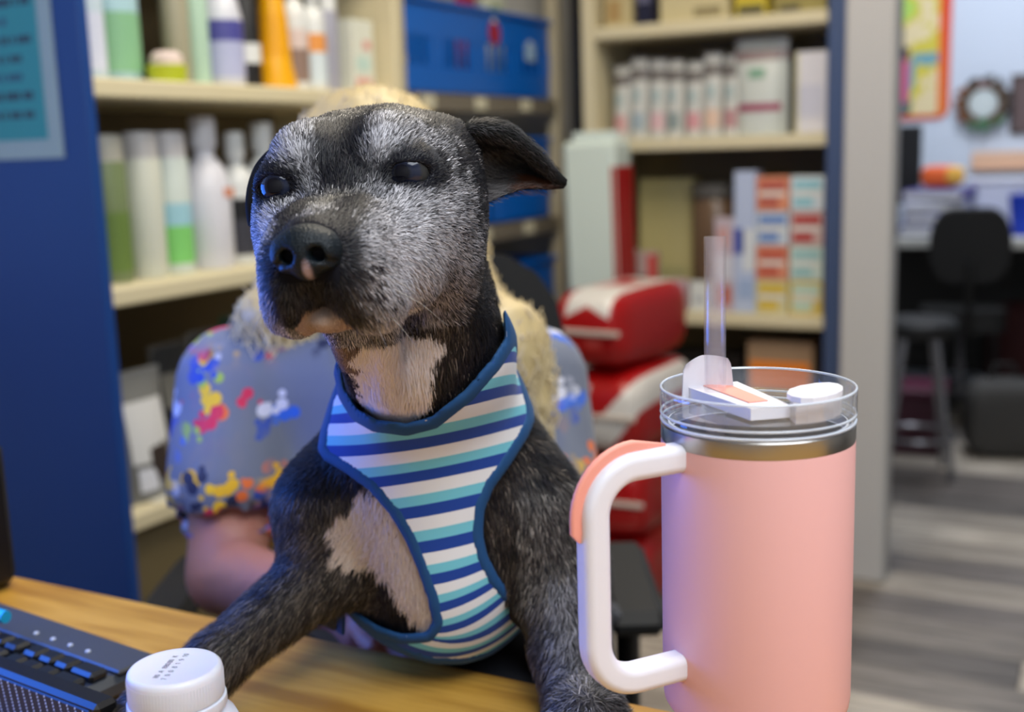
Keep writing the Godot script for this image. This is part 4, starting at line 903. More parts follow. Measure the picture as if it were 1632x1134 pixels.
func tumbler() -> void:
	var o: Vector3 = Basis(Vector3.UP, TURN) * Vector3(0.1309, 0.9774, -0.61)
	var t := thing("tumbler", "pink insulated tumbler with white handle, clear lid and straw", "tumbler", Vector3(o.x, 0.75, o.z), TURN)
	var pink := mat("pink_coat", Color(0.89, 0.67, 0.655), 0.42, 0.0, {"clearcoat_enabled": true, "clearcoat": 0.15, "clearcoat_roughness": 0.45})
	var steel := mat("brushed_steel", Color(0.66, 0.65, 0.64), 0.28, 1.0)
	var white := mat("white_plastic", Color(0.88, 0.87, 0.90), 0.35)
	var peach := mat("peach_inlay", Color(0.92, 0.60, 0.53), 0.5)
	var clear := mat("clear_plastic", Color(0.90, 0.94, 1.0, 0.05), 0.03, 0.0, {"transparency": BaseMaterial3D.TRANSPARENCY_ALPHA})
	var milky := mat("milky_plastic", Color(0.86, 0.83, 0.84, 0.55), 0.3, 0.0, {"transparency": BaseMaterial3D.TRANSPARENCY_ALPHA})
	part("body", MB.new().lathe([Vector2(0, 0.0005), Vector2(0.034, 0.0005), Vector2(0.037, 0.003), Vector2(0.0405, 0.058), Vector2(0.0412, 0.064), Vector2(0.0428, 0.069), Vector2(0.0490, 0.0775), Vector2(0.0507, 0.0805), Vector2(0.0514, 0.086), Vector2(0.0515, 0.228), Vector2(0.0511, 0.2295), Vector2(0.049, 0.2298)], 96).mesh(), pink, t)
	part("steel_band", MB.new().lathe([Vector2(0.0485, 0.2293), Vector2(0.0513, 0.2294), Vector2(0.0515, 0.2302), Vector2(0.0515, 0.2378), Vector2(0.0508, 0.2386), Vector2(0.049, 0.2386), Vector2(0.048, 0.23), Vector2(0.0475, 0.15), Vector2(0, 0.15)], 96).mesh(), steel, t)
	# clear lid: outer wall, inner wall, ribbed foot and a recessed deck
	var lid := part("lid", MB.new().lathe([Vector2(0.0475, 0.2388), Vector2(0.0512, 0.2388), Vector2(0.0516, 0.2396), Vector2(0.0510, 0.2408), Vector2(0.0516, 0.2420), Vector2(0.0512, 0.2432), Vector2(0.0518, 0.2446), Vector2(0.0519, 0.2545), Vector2(0.0518, 0.2568), Vector2(0.0510, 0.2578), Vector2(0.0501, 0.2568), Vector2(0.0496, 0.248), Vector2(0.049, 0.2462)], 96).mesh(), clear, t)
	part("lid_deck", MB.new().lathe([Vector2(0.049, 0.2445), Vector2(0.049, 0.2462), Vector2(0.030, 0.2462), Vector2(0.0295, 0.2472), Vector2(0.0285, 0.2472), Vector2(0.028, 0.2462), Vector2(0, 0.2462)], 64).mesh(), clear, lid)
	part("lid_gasket", MB.new().lathe([Vector2(0.0468, 0.232), Vector2(0.0478, 0.2325), Vector2(0.0478, 0.2385), Vector2(0.0468, 0.2388)], 64).mesh(), flat(Color(0.78, 0.80, 0.84), 0.4), lid)
	for y in [0.2400, 0.2438, 0.2572]:
		var rr := []
		for k in 65: rr.append(Vector3(cos(TAU * k / 64.0), 0, sin(TAU * k / 64.0)) * 0.0513 + Vector3(0, y, 0))
		part("lid_rib", MB.new().tube(rr, 0.00075, 6).mesh(), mat("lid_edge", Color(0.90, 0.93, 0.98, 0.5), 0.15, 0.0, {"transparency": BaseMaterial3D.TRANSPARENCY_ALPHA}), lid)
	# turning cover: bar with a peach inlay, straw flap and drinking lobe
	var a := Vector2(-0.020, 0.026); var b := Vector2(-0.001, -0.036)   # x, and y = away from the eye
	var dir := (b - a).normalized(); var sd := Vector2(-dir.y, dir.x)
	var up := Transform3D(Basis(Vector3.RIGHT, -PI / 2), Vector3.ZERO)   # extrude's y becomes -z, its z becomes y
	var bar := part("cover_bar", MB.new().extrude([a + sd * -0.016, b + sd * -0.011, b + sd * 0.011 + dir * 0.002, a + sd * 0.016], 0.2474, 0.2535, up).mesh(), white, t)
	part("peach_inlay", MB.new().extrude([a + sd * -0.007 + dir * 0.004, b + sd * -0.0055 - dir * 0.012, b + sd * 0.0055 - dir * 0.012, a + sd * 0.007 + dir * 0.004], 0.2536, 0.2541, up).mesh(), peach, bar)
	var g := []
	for i in 9:
		var row := []; var v := i / 8.0
		for j in 13:
			var u := j / 12.0 * 2.0 - 1.0
			var wd := 0.0145 * (1.0 - 0.1 * v) * (1.0 if v < 0.85 else 1.0 - 0.12 * (v - 0.85) / 0.15)
			row.append(Vector3(-0.0235 + u * wd, 0.2475 + v * 0.0225 - 0.0012 * u * u - (0.0035 * maxf(0.0, -u - 0.2) * v), -0.022 - 0.004 * v + 0.006 * u * u))
		g.append(row)
	part("straw_flap", MB.new().sheet(g, 0.003).mesh(), white, t)
	var lobe := part("lobe", MB.new().extrude([Vector2(0.0095, -0.0460), Vector2(0.0160, -0.0450), Vector2(0.0240, -0.0415), Vector2(0.0310, -0.0360), Vector2(0.0365, -0.0290), Vector2(0.0400, -0.0200), Vector2(0.0405, -0.0120), Vector2(0.036, -0.006), Vector2(0.023, -0.010), Vector2(0.013, -0.020), Vector2(0.0095, -0.034)], 0.2464, 0.2560, up).mesh(), milky, t)
	part("lobe_top", MB.new().extrude([Vector2(0.0088, -0.030), Vector2(0.0095, -0.0370), Vector2(0.0130, -0.0420), Vector2(0.0190, -0.0430), Vector2(0.0260, -0.0400), Vector2(0.0330, -0.0340), Vector2(0.0385, -0.0260), Vector2(0.0410, -0.0170), Vector2(0.0405, -0.0100), Vector2(0.0370, -0.006), Vector2(0.030, -0.0065), Vector2(0.020, -0.012), Vector2(0.0125, -0.020)], 0.2561, 0.2590, up).mesh(), white, lobe)
	part("straw", MB.new().lathe([Vector2(0.0049, 0.02), Vector2(0.0058, 0.02), Vector2(0.0058, 0.337), Vector2(0.0049, 0.337), Vector2(0.0049, 0.02)], 24, Transform3D(Basis.IDENTITY, Vector3(-0.0215, 0, -0.006))).mesh(), mat("clear_straw", Color(0.86, 0.80, 0.84, 0.09), 0.08, 0.0, {"transparency": BaseMaterial3D.TRANSPARENCY_ALPHA}), t)
	# handle: a rounded bar in a plane turned toward the eye
	var q := Vector3(-cos(0.45), 0, sin(0.45))
	var path := []
	var x0 := 0.049; var x1 := 0.1028; var yt := 0.2249; var yb := 0.1093; var r := 0.024
	path.append(q * x0 + Vector3(0, yt, 0))
	path.append(q * (x0 + 0.01) + Vector3(0, yt, 0))
	for i in 13:
		var an := PI / 2 * i / 12.0
		path.append(q * (x1 - r + r * sin(an)) + Vector3(0, yt - r + r * cos(an), 0))
	for i in 13:
		var an := PI / 2 * i / 12.0
		path.append(q * (x1 - r + r * cos(an)) + Vector3(0, yb + r - r * sin(an), 0))
	path.append(q * (x0 + 0.01) + Vector3(0, yb, 0))
	path.append(q * x0 + Vector3(0, yb, 0))
	var side := q.cross(Vector3.UP)
	var hd := part("handle", MB.new().sweep(path, rounded(0.0150, 0.0150, 0.0048, 5), side).mesh(), white, t)
	var ins := []
	var n1 := path.size()
	for i in range(1, 15):
		var tn: Vector3 = (path[i + 1] - path[i - 1]).normalized()
		ins.append(path[i] + side.cross(tn).normalized() * 0.0062)
	ins.append(ins[-1] + Vector3(0, -0.007, 0)); ins.append(ins[-1] + Vector3(0, -0.005, 0))
	var sc := []
	for i in ins.size(): sc.append(clampf(minf(i + 0.6, ins.size() - 0.4 - i) / 1.6, 0.3, 1.0))
	part("peach_grip", MB.new().sweep(ins, rounded(0.0140, 0.0040, 0.0019, 4), side, true, sc).mesh(), peach, hd)

# ------------------------------------------------------------------ the dog (modelled in the turned axes, relative to DOG)
const DOG := Vector3(-0.06, 0.75, -0.80)
var EYE := Vector3(-0.0923, 1.1229, -0.662)
var HB := Basis(Vector3.UP, deg_to_rad(-7.5)) * Basis(Vector3.RIGHT, deg_to_rad(1.5)) * Basis(Vector3.BACK, deg_to_rad(4.2))
var HI := HB.transposed()
var coat_noise := FastNoiseLite.new()
var throat_poly := PackedVector2Array([Vector2(-0.0931, 1.0035), Vector2(-0.0749, 1.0081), Vector2(-0.0444, 1.0019), Vector2(-0.0526, 0.9882), Vector2(-0.0555, 0.9629), Vector2(-0.0636, 0.9552), Vector2(-0.0735, 0.9457), Vector2(-0.0995, 0.9465), Vector2(-0.1035, 0.9688), Vector2(-0.1008, 0.9863)])
var chest_poly := PackedVector2Array([Vector2(-0.1037, 0.9063), Vector2(-0.1127, 0.9020), Vector2(-0.1172, 0.8922), Vector2(-0.1265, 0.8898), Vector2(-0.1342, 0.8790), Vector2(-0.1279, 0.8669), Vector2(-0.1305, 0.8591), Vector2(-0.1177, 0.8518), Vector2(-0.1001, 0.8489), Vector2(-0.0898, 0.8346), Vector2(-0.0776, 0.8107), Vector2(-0.0626, 0.7960), Vector2(-0.0489, 0.8027), Vector2(-0.0555, 0.8590), Vector2(-0.0800, 0.9010)])
var vest_poly := PackedVector2Array([Vector2(-0.1163, 0.9942), Vector2(-0.1143, 0.9758), Vector2(-0.1052, 0.9600), Vector2(-0.0927, 0.9517), Vector2(-0.0734, 0.9484), Vector2(-0.0559, 0.9522), Vector2(-0.0336, 0.9688), Vector2(-0.0157, 0.9888), Vector2(-0.0053, 1.0050), Vector2(-0.0060, 1.0245), Vector2(0.0063, 1.0090), Vector2(0.0134, 0.9870), Vector2(0.0180, 0.9649), Vector2(0.0173, 0.9552), Vector2(0.0109, 0.9430), Vector2(-0.0027, 0.9233), Vector2(-0.0164, 0.9057), Vector2(-0.0235, 0.8900), Vector2(-0.0255, 0.8718), Vector2(-0.0229, 0.8556), Vector2(-0.0155, 0.8391), Vector2(-0.0058, 0.8248), Vector2(0.0073, 0.8149), Vector2(0.0155, 0.8076), Vector2(0.0117, 0.7959), Vector2(0.0019, 0.7848), Vector2(-0.0186, 0.7740), Vector2(-0.0412, 0.7710), Vector2(-0.0635, 0.7736), Vector2(-0.0900, 0.7831), Vector2(-0.1096, 0.7942), Vector2(-0.1291, 0.8067), Vector2(-0.1385, 0.8127), Vector2(-0.1327, 0.8215), Vector2(-0.1198, 0.8126), Vector2(-0.1025, 0.8030), Vector2(-0.0849, 0.7977), Vector2(-0.0669, 0.7995), Vector2(-0.0612, 0.8078), Vector2(-0.0639, 0.8267), Vector2(-0.0697, 0.8479), Vector2(-0.0771, 0.8689), Vector2(-0.0871, 0.8885), Vector2(-0.1015, 0.9071), Vector2(-0.1183, 0.9203), Vector2(-0.1342, 0.9307), Vector2(-0.1390, 0.9380), Vector2(-0.1371, 0.9544), Vector2(-0.1316, 0.9741), Vector2(-0.1248, 0.9879)])

func hp(x: float, y: float, z: float) -> Vector3: return EYE + HB * Vector3(x, y, z) * 0.001
# along the line of the chest onto its front plane
func plane(p: Vector3) -> Vector2: return Vector2(p.x + 0.068 * (-p.z - 0.78), p.y + 0.302 * (-p.z - 0.78))

func poly_dist(q: Vector2, poly: PackedVector2Array) -> float:
	var best := 1.0; var inside := false; var n := poly.size(); var j := n - 1
	for i in n:
		var a := poly[i]; var b := poly[j]; var e := b - a; var w := q - a
		best = minf(best, (w - e * clampf(w.dot(e) / e.length_squared(), 0.0, 1.0)).length_squared())
		if (a.y > q.y) != (b.y > q.y) and q.x < (b.x - a.x) * (q.y - a.y) / (b.y - a.y) + a.x: inside = not inside
		j = i
	return -sqrt(best) if inside else sqrt(best)

func torso_field(f: Field) -> void:
	f.cap(hp(4, -22, -92), Vector3(-0.0591, 1.0097, -0.775), 0.054, 0.047, 0.03)
	f.cap(Vector3(-0.0591, 1.0097, -0.775), Vector3(-0.0622, 0.9281, -0.85), 0.047, 0.066, 0.03)
	f.ell(Vector3(-0.0652, 0.8717, -0.875), Vector3(0.080, 0.098, 0.100), 0.05)
	f.ell(Vector3(-0.0564, 0.8148, -0.868), Vector3(0.060, 0.062, 0.085), 0.04)
	f.cap(Vector3(-0.0643, 0.8495, -0.93), Vector3(-0.03, 0.745, -1.12), 0.088, 0.080, 0.05)
	# skin folds on the throat
	f.cap(hp(10, -84, -2), Vector3(-0.082, 0.9569, -0.775), 0.010, 0.012, 0.012)
	f.cap(hp(42, -62, -52), Vector3(-0.0337, 0.9778, -0.79), 0.016, 0.016, 0.02)

func dog_field() -> Field:
	var f := Field.new()
	torso_field(f)
	# shoulders and forelegs
	f.ell(Vector3(-0.144, 0.8725, -0.845), Vector3(0.034, 0.046, 0.052), 0.03)
	f.ell(Vector3(0.0078, 0.866, -0.85), Vector3(0.034, 0.054, 0.056), 0.03)
	f.cap(Vector3(-0.1443, 0.8798, -0.825), Vector3(-0.1408, 0.8338, -0.815), 0.032, 0.029, 0.02)
	f.cap(Vector3(-0.143, 0.835, -0.812), Vector3(-0.2136, 0.7903, -0.765), 0.0285, 0.0200, 0.012)
	f.cap(Vector3(-0.2136, 0.7903, -0.765), Vector3(-0.2439, 0.7606, -0.735), 0.0205, 0.0225, 0.010)
	f.cap(Vector3(0.0158, 0.8633, -0.83), Vector3(0.0275, 0.8137, -0.805), 0.040, 0.033, 0.025)
	f.cap(Vector3(0.0275, 0.8137, -0.805), Vector3(0.0417, 0.7597, -0.745), 0.033, 0.0245, 0.015)
	f.cap(Vector3(0.0417, 0.7597, -0.745), Vector3(0.0417, 0.7321, -0.715), 0.0240, 0.0225, 0.012)
	# paws with four toes each
	for s in [[Vector3(-0.2438, 0.7574, -0.728), Vector3(-0.55, 0, 0.83)], [Vector3(0.0414, 0.7319, -0.705), Vector3(0.1, 0, 1.0)]]:
		var c: Vector3 = s[0]; var fw: Vector3 = s[1].normalized(); var rt := Vector3.UP.cross(fw)
		c.y = 0.772
		f.ell(c, Vector3(0.027, 0.021, 0.030), 0.012, 1, Basis(rt, Vector3.UP, fw))
		for k in 4:
			var e := c + rt * (k - 1.5) * 0.0145 + fw * (0.028 if k in [1, 2] else 0.021) + Vector3(0, -0.005, 0)
			f.ell(e, Vector3(0.0085, 0.0135, 0.014), 0.005, 1, Basis(rt, Vector3.UP, fw))
	# haunches and hind legs on the person's lap, tail
	for s in [-1.0, 1.0]:
		f.ell(Vector3(-0.03 + 0.075 * s, 0.70, -1.14), Vector3(0.05, 0.085, 0.085), 0.03)
		f.cap(Vector3(-0.03 + 0.085 * s, 0.655, -1.08), Vector3(-0.03 + 0.085 * s, 0.625, -1.18), 0.036, 0.026, 0.02)
		f.cap(Vector3(-0.03 + 0.085 * s, 0.625, -1.18), Vector3(-0.03 + 0.085 * s, 0.608, -1.06), 0.024, 0.020, 0.012)
	f.cap(Vector3(-0.03, 0.70, -1.20), Vector3(0.10, 0.63, -1.21), 0.024, 0.012, 0.02)
	f.cap(hp(-10, -80, 10), Vector3(-0.1004, 0.9665, -0.79), 0.010, 0.010, 0.012)
	head_field(f)
	return f

func head_field(f: Field) -> void:
	f.ell(hp(0, -3, -64), Vector3(0.057, 0.043, 0.066), 0.02, 1, HB)
	f.ell(hp(0, -28, -40), Vector3(0.050, 0.045, 0.050), 0.02, 1, HB)
	for s in [-1.0, 1.0]:
		f.ell(hp(25 * s, 13, -22), Vector3(0.0205, 0.0205, 0.026), 0.012, 1, HB)          # brow
		f.ell(hp(44 * s, -26, -58), Vector3(0.0235, 0.044, 0.044), 0.022, 1, HB)         # jaw muscle
		f.ell(hp(37 * s, -22, -24), Vector3(0.0195, 0.022, 0.036), 0.016, 1, HB)         # cheekbone
		f.ell(hp(43 * s, 9, -84), Vector3(0.020, 0.017, 0.024), 0.015, 1, HB)          # ear base
	f.cap(hp(0, -26, -2), hp(0, -32, 70), 0.0205, 0.0165, 0.012)                        # bridge
	for s in [-1.0, 1.0]:
		f.ell(hp(32 * s, -44, -2), Vector3(0.0195, 0.033, 0.036), 0.02, 1, HB)
		f.ell(hp(17.5 * s, -43, 30), Vector3(0.0190, 0.033, 0.047), 0.012, 1, HB * Basis(Vector3.UP, 0.06 * s))
		f.ell(hp(15.5 * s, -50, 56), Vector3(0.0155, 0.027, 0.029), 0.008, 1, HB)       # whisker pad
		f.ell(hp(23 * s, -63, 42), Vector3(0.0140, 0.0180, 0.030), 0.008, 1, HB)        # flew
	f.cap(hp(0, -63, 46), hp(0, -60, -30), 0.012, 0.030, 0.012)                         # lower jaw
	f.cap(hp(0, 40, -5), hp(0, 47, -66), 0.006, 0.007, 0.016, -1)                       # furrow
	f.ell(hp(-1, -80, 76), Vector3(0.0140, 0.020, 0.024), 0.005, -1, HB)                 # between the lips
	f.ell(hp(-1, -70, 53), Vector3(0.0132, 0.0085, 0.0175), 0.003, 1, HB)                # chin
	f.cap(hp(0, -46, 88), hp(0, -62, 84), 0.0022, 0.0022, 0.004, -1)                    # philtrum
	for s in [-1.0, 1.0]:
		f.ell(hp(37.5 * s, -0.5, -8), Vector3(0.0165, 0.0155, 0.0150), 0.006, 1, HB)    # lids
		f.ell(hp(41.0 * s, -1.2, 5), Vector3(0.0112, 0.0052, 0.0140), 0.003, -1, HB * Basis(Vector3.UP, 0.5 * s) * Basis(Vector3.BACK, -0.12 * s))
		f.cap(hp(29 * s, -5, 10), hp(24 * s, -9, 24), 0.003, 0.002, 0.008, -1)          # tear trough
	f.ell(hp(0, -31, 78), Vector3(0.0165, 0.0120, 0.010), 0.004, 1, HB)                 # seat of the nose

func gauss(q: Vector3, c: Vector3, r: Vector3) -> float:
	var d := (q - c) / r
	return exp(-d.length_squared())

# share of silver hair, and the two colours it lies between (linear)
var dark_c := Color(0.020, 0.019, 0.021); var light_c := Color(0.50, 0.49, 0.52)
func coat(p: Vector3) -> float:
	var q := HI * (p - EYE) * 1000.0
	var nz := coat_noise.get_noise_3dv(p * 1000.0)
	var nb := coat_noise.get_noise_3dv(p * Vector3(300, 90, 300) + Vector3(77, 3, 9))
	dark_c = Color(0.011, 0.0105, 0.012)
	if q.z > -118.0 and q.y > -96.0 and (q.z > -60.0 or q.y > -52.0) and q.length() < 145.0:
		var a := Vector3(absf(q.x), q.y, q.z)
		var m := 0.24 + 0.12 * nz
		m += 0.62 * gauss(a, Vector3(30, -50, 38), Vector3(16, 32, 32))
		m += 0.50 * gauss(a, Vector3(40, -38, -6), Vector3(19, 32, 32))
		m += 0.46 * gauss(a, Vector3(24, 18, 4), Vector3(11, 14, 24))
		m -= 0.95 * gauss(a, Vector3(0, 20, 2), Vector3(14, 25, 34))
		m -= 1.7 * gauss(a, Vector3(42, 0.5, 2), Vector3(15, 9.5, 16))
		m -= 0.6 * gauss(a, Vector3(53, 3, -12), Vector3(8, 7, 11))
		m -= 1.2 * gauss(a, Vector3(0, -52, 88), Vector3(17, 19, 26))
		m -= 0.8 * gauss(a, Vector3(0, -68, 84), Vector3(20, 9, 16))
		m -= 0.60 * gauss(a, Vector3(15, -17, 44), Vector3(11, 11, 26))
		m += 0.34 * gauss(q, Vector3(1, -11, 40), Vector3(10, 13, 28))
		m -= 1.5 * gauss(a, Vector3(0, -32, 82), Vector3(19, 14, 11))
		m -= 0.30 * gauss(a, Vector3(64, -12, -62), Vector3(22, 44, 34))
		m -= 0.30 * gauss(a, Vector3(50, 26, -70), Vector3(16, 16, 30)) - 0.15 * nz
		light_c = Color(0.70, 0.68, 0.72).lerp(Color(0.38, 0.34, 0.24), clampf((q.y - 22.0) / 18.0, 0.0, 1.0) * clampf((-q.z - 8.0) / 30.0, 0.0, 1.0))
		light_c = light_c.lerp(Color(0.36, 0.32, 0.22), 0.8 * gauss(q, Vector3(2, -8, 36), Vector3(16, 12, 26)))
		light_c = light_c.lerp(Color(0.40, 0.35, 0.31), clampf((-q.z - 40.0) / 40.0, 0.0, 0.7))
		# chin and lower lip
		if absf(q.x + 1.0) < 15.0 and q.y < -62.0 and q.z > 30.0 and q.z < 72.0:
			dark_c = Color(0.20, 0.13, 0.105); light_c = Color(0.56, 0.44, 0.38); m = 0.35 + 0.6 * gauss(q, Vector3(0, -70, 72), Vector3(9, 5, 8))
		return clampf(m, 0.0, 1.0)
	var s := plane(p)
	var j := s + Vector2(nz, coat_noise.get_noise_3dv(p * 1000.0 + Vector3(40, 7, 1))) * 0.006
	light_c = Color(0.27, 0.225, 0.185)
	if p.z > -0.87 and Geometry2D.is_point_in_polygon(j, throat_poly):
		light_c = Color(0.86, 0.81, 0.80); dark_c = Color(0.62, 0.53, 0.48)
		return 0.85
	if p.z > -0.89 and p.y > 0.795 and Geometry2D.is_point_in_polygon(j, chest_poly):
		light_c = Color(0.76, 0.67, 0.59); dark_c = Color(0.52, 0.40, 0.31)
		return 0.75
	if q.y < -70.0 and q.z > -40.0 and q.x < 12.0 and p.y > 0.98:
		dark_c = Color(0.09, 0.055, 0.04); light_c = Color(0.40, 0.30, 0.24)
		return 0.35 + 0.3 * nz
	var m2 := 0.06 + 0.16 * nb + 0.12 * nz
	if p.x > 0.0 and p.y < 0.90: light_c = Color(0.40, 0.37, 0.34); m2 += 0.12
	if p.x > 0.02 and p.y < 0.84: light_c = Color(0.44, 0.44, 0.48); m2 += 0.06
	if p.x < -0.1 and p.y < 0.90: light_c = Color(0.30, 0.26, 0.21); m2 += 0.12
	elif p.x < -0.1: m2 -= 0.08
	return clampf(m2, 0.0, 1.0)

func flow(p: Vector3, q: Vector3) -> Vector3:
	if q.z > -118.0 and q.y > -96.0 and q.length() < 150.0:
		var d := q - Vector3(0, -34, 96)
		var v := Vector3(d.x * 0.8, d.y * 0.8, d.z).normalized()
		if q.y < -24.0: v += Vector3(0, -0.75, -0.2) * clampf((-24.0 - q.y) / 30.0, 0.0, 1.0) * clampf((q.z + 60.0) / 60.0, 0.0, 1.0)
		return HB * v
	if p.x < -0.10 and p.y < 0.88: return Vector3(-0.6, -0.7, 0.25)
	return Vector3(0.0, -1.0, -0.25)

func skin_colours(m: MB, off: Vector3) -> void:
	for i in m.v.size():
		var k := coat(m.v[i] + off)
		m.c[i] = dark_c.lerp(light_c, k * 0.75)

func hairs(m: MB, out: MB, rng: RandomNumberGenerator, density: float, dots: Array, on_ear := false) -> void:
	for i in range(0, m.ix.size(), 3):
		var a := m.v[m.ix[i]]; var b := m.v[m.ix[i + 1]]; var c := m.v[m.ix[i + 2]]
		var ar := (b - a).cross(c - a).length() * 0.5
		var pm := (a + b + c) / 3.0
		var dn := density
		if pm.z < -0.93: dn *= 0.12
		var want := ar * dn
		var n := int(want) + (1 if rng.randf() < want - int(want) else 0)
		if n == 0: continue
		var q := HI * (pm - EYE) * 1000.0
		var bare := absf(q.x) < 15.0 and q.y > -46.0 and q.y < -18.0 and q.z > 79.0
		if bare: continue
		var k := coat(pm)
		var dc := dark_c; var lc := light_c
		var nn := (m.n[m.ix[i]] + m.n[m.ix[i + 1]] + m.n[m.ix[i + 2]]).normalized()
		var fl := flow(pm, q)
		if on_ear:
			var dark_ear := m.c[m.ix[i]].r < 0.012
			dc = m.c[m.ix[i]]; lc = dc.lerp(Color(0.26, 0.24, 0.23), 0.7); k = 0.35
			fl = Vector3(0.75, -0.45 if pm.x > -0.02 else 0.1, -0.2)
			if dc.r > 0.115: continue
			if pm.x > 0.030: continue
			if dark_ear: k = 0.10; lc = Color(0.10, 0.09, 0.09)
		var is_head := q.z > -100.0 and q.length() < 140.0
		var ln := 0.0058 if is_head else 0.0085
		if is_head and q.z > 20.0 and q.y > -45.0: ln = 0.0044
		var eye_d := Vector3(absf(q.x) - 41.0, q.y, q.z - 2.0).length()
		if eye_d < 15.0: ln *= 0.45
		if dc.g > 0.1 and dc.g < 0.2: ln = 0.0016
		if pm.y < 1.03 and pm.z > -0.93 and poly_dist(plane(pm), vest_poly) < -0.004: continue
		if pm.y > 0.95 and pm.y < 1.06 and poly_dist(plane(pm), vest_poly) < 0.012: ln *= 0.35
		if dc.r > 0.4: ln *= 1.15
		for h in n:
			var r1 := rng.randf(); var r2 := rng.randf()
			if r1 + r2 > 1.0: r1 = 1.0 - r1; r2 = 1.0 - r2
			var p := a + (b - a) * r1 + (c - a) * r2
			var f := (fl + Vector3(rng.randf() - 0.5, rng.randf() - 0.5, rng.randf() - 0.5) * 0.55)
			f = (f - nn * f.dot(nn)).normalized()
			var t := clampf(k + (rng.randf() - 0.5) * (minf(0.85, 2.2 * minf(k, 1.0 - k) + 0.12) if k < 0.4 or dc.r > 0.1 else 0.95), 0.0, 1.0)
			if dc.r < 0.03 and k < 0.5 and k > 0.03 and rng.randf() < 0.05: t = 0.8
			var col := dc.lerp(lc, t)
			if is_head and q.z > 10.0:
				var qq := HI * (p - EYE) * 1000.0
				for dd in dots:
					if Vector2(qq.x - dd.x, qq.y - dd.y).length() < 1.5 and qq.z > 20.0: col = Color(0.02, 0.018, 0.02)
			var l := ln * rng.randf_range(0.6, 1.25); var w := 0.00024 * rng.randf_range(0.7, 1.3)
			if not is_head: w *= 1.25
			var side := nn.cross(f) * w
			var lift := rng.randf_range(0.08, 0.30)
			var mid := p + f * l * 0.55 + nn * l * lift
			var tip := p + f * l + nn * l * lift * 1.1 + Vector3(0, -l * 0.12, 0)
			var base := p - nn * 0.0005
			var hn := (nn + f * 0.15 + side.normalized() * (rng.randf() - 0.5) * 0.5).normalized()
			var s := out.v.size()
			out.v.append(base - side); out.v.append(base + side); out.v.append(mid + side * 0.8); out.v.append(mid - side * 0.8); out.v.append(tip)
			for z in 5: out.n.append(hn); out.c.append(col); out.uv.append(Vector2.ZERO)
			out.ix.append_array([s, s + 2, s + 1, s, s + 3, s + 2, s + 3, s + 4, s + 2])

func moved(m: MB) -> MB:
	for i in m.v.size(): m.v[i] -= DOG
	return m

func ear(edges: Array, cols: Callable, thick: float) -> MB:
	var up := spline(edges[0], 6); var md := spline(edges[1], 6); var lo := spline(edges[2], 6)
	var g := []; var cs := []
	for i in up.size():
		var row := []; var cr := []
		for j in 13:
			var t := j / 12.0
			row.append(up[i] * (1 - t) * (1 - 2 * t) + md[i] * 4 * t * (1 - t) + lo[i] * t * (2 * t - 1))
			cr.append(cols.call(float(i) / (up.size() - 1), t))
		g.append(row); cs.append(cr)
	return MB.new().sheet(g, thick, cs)

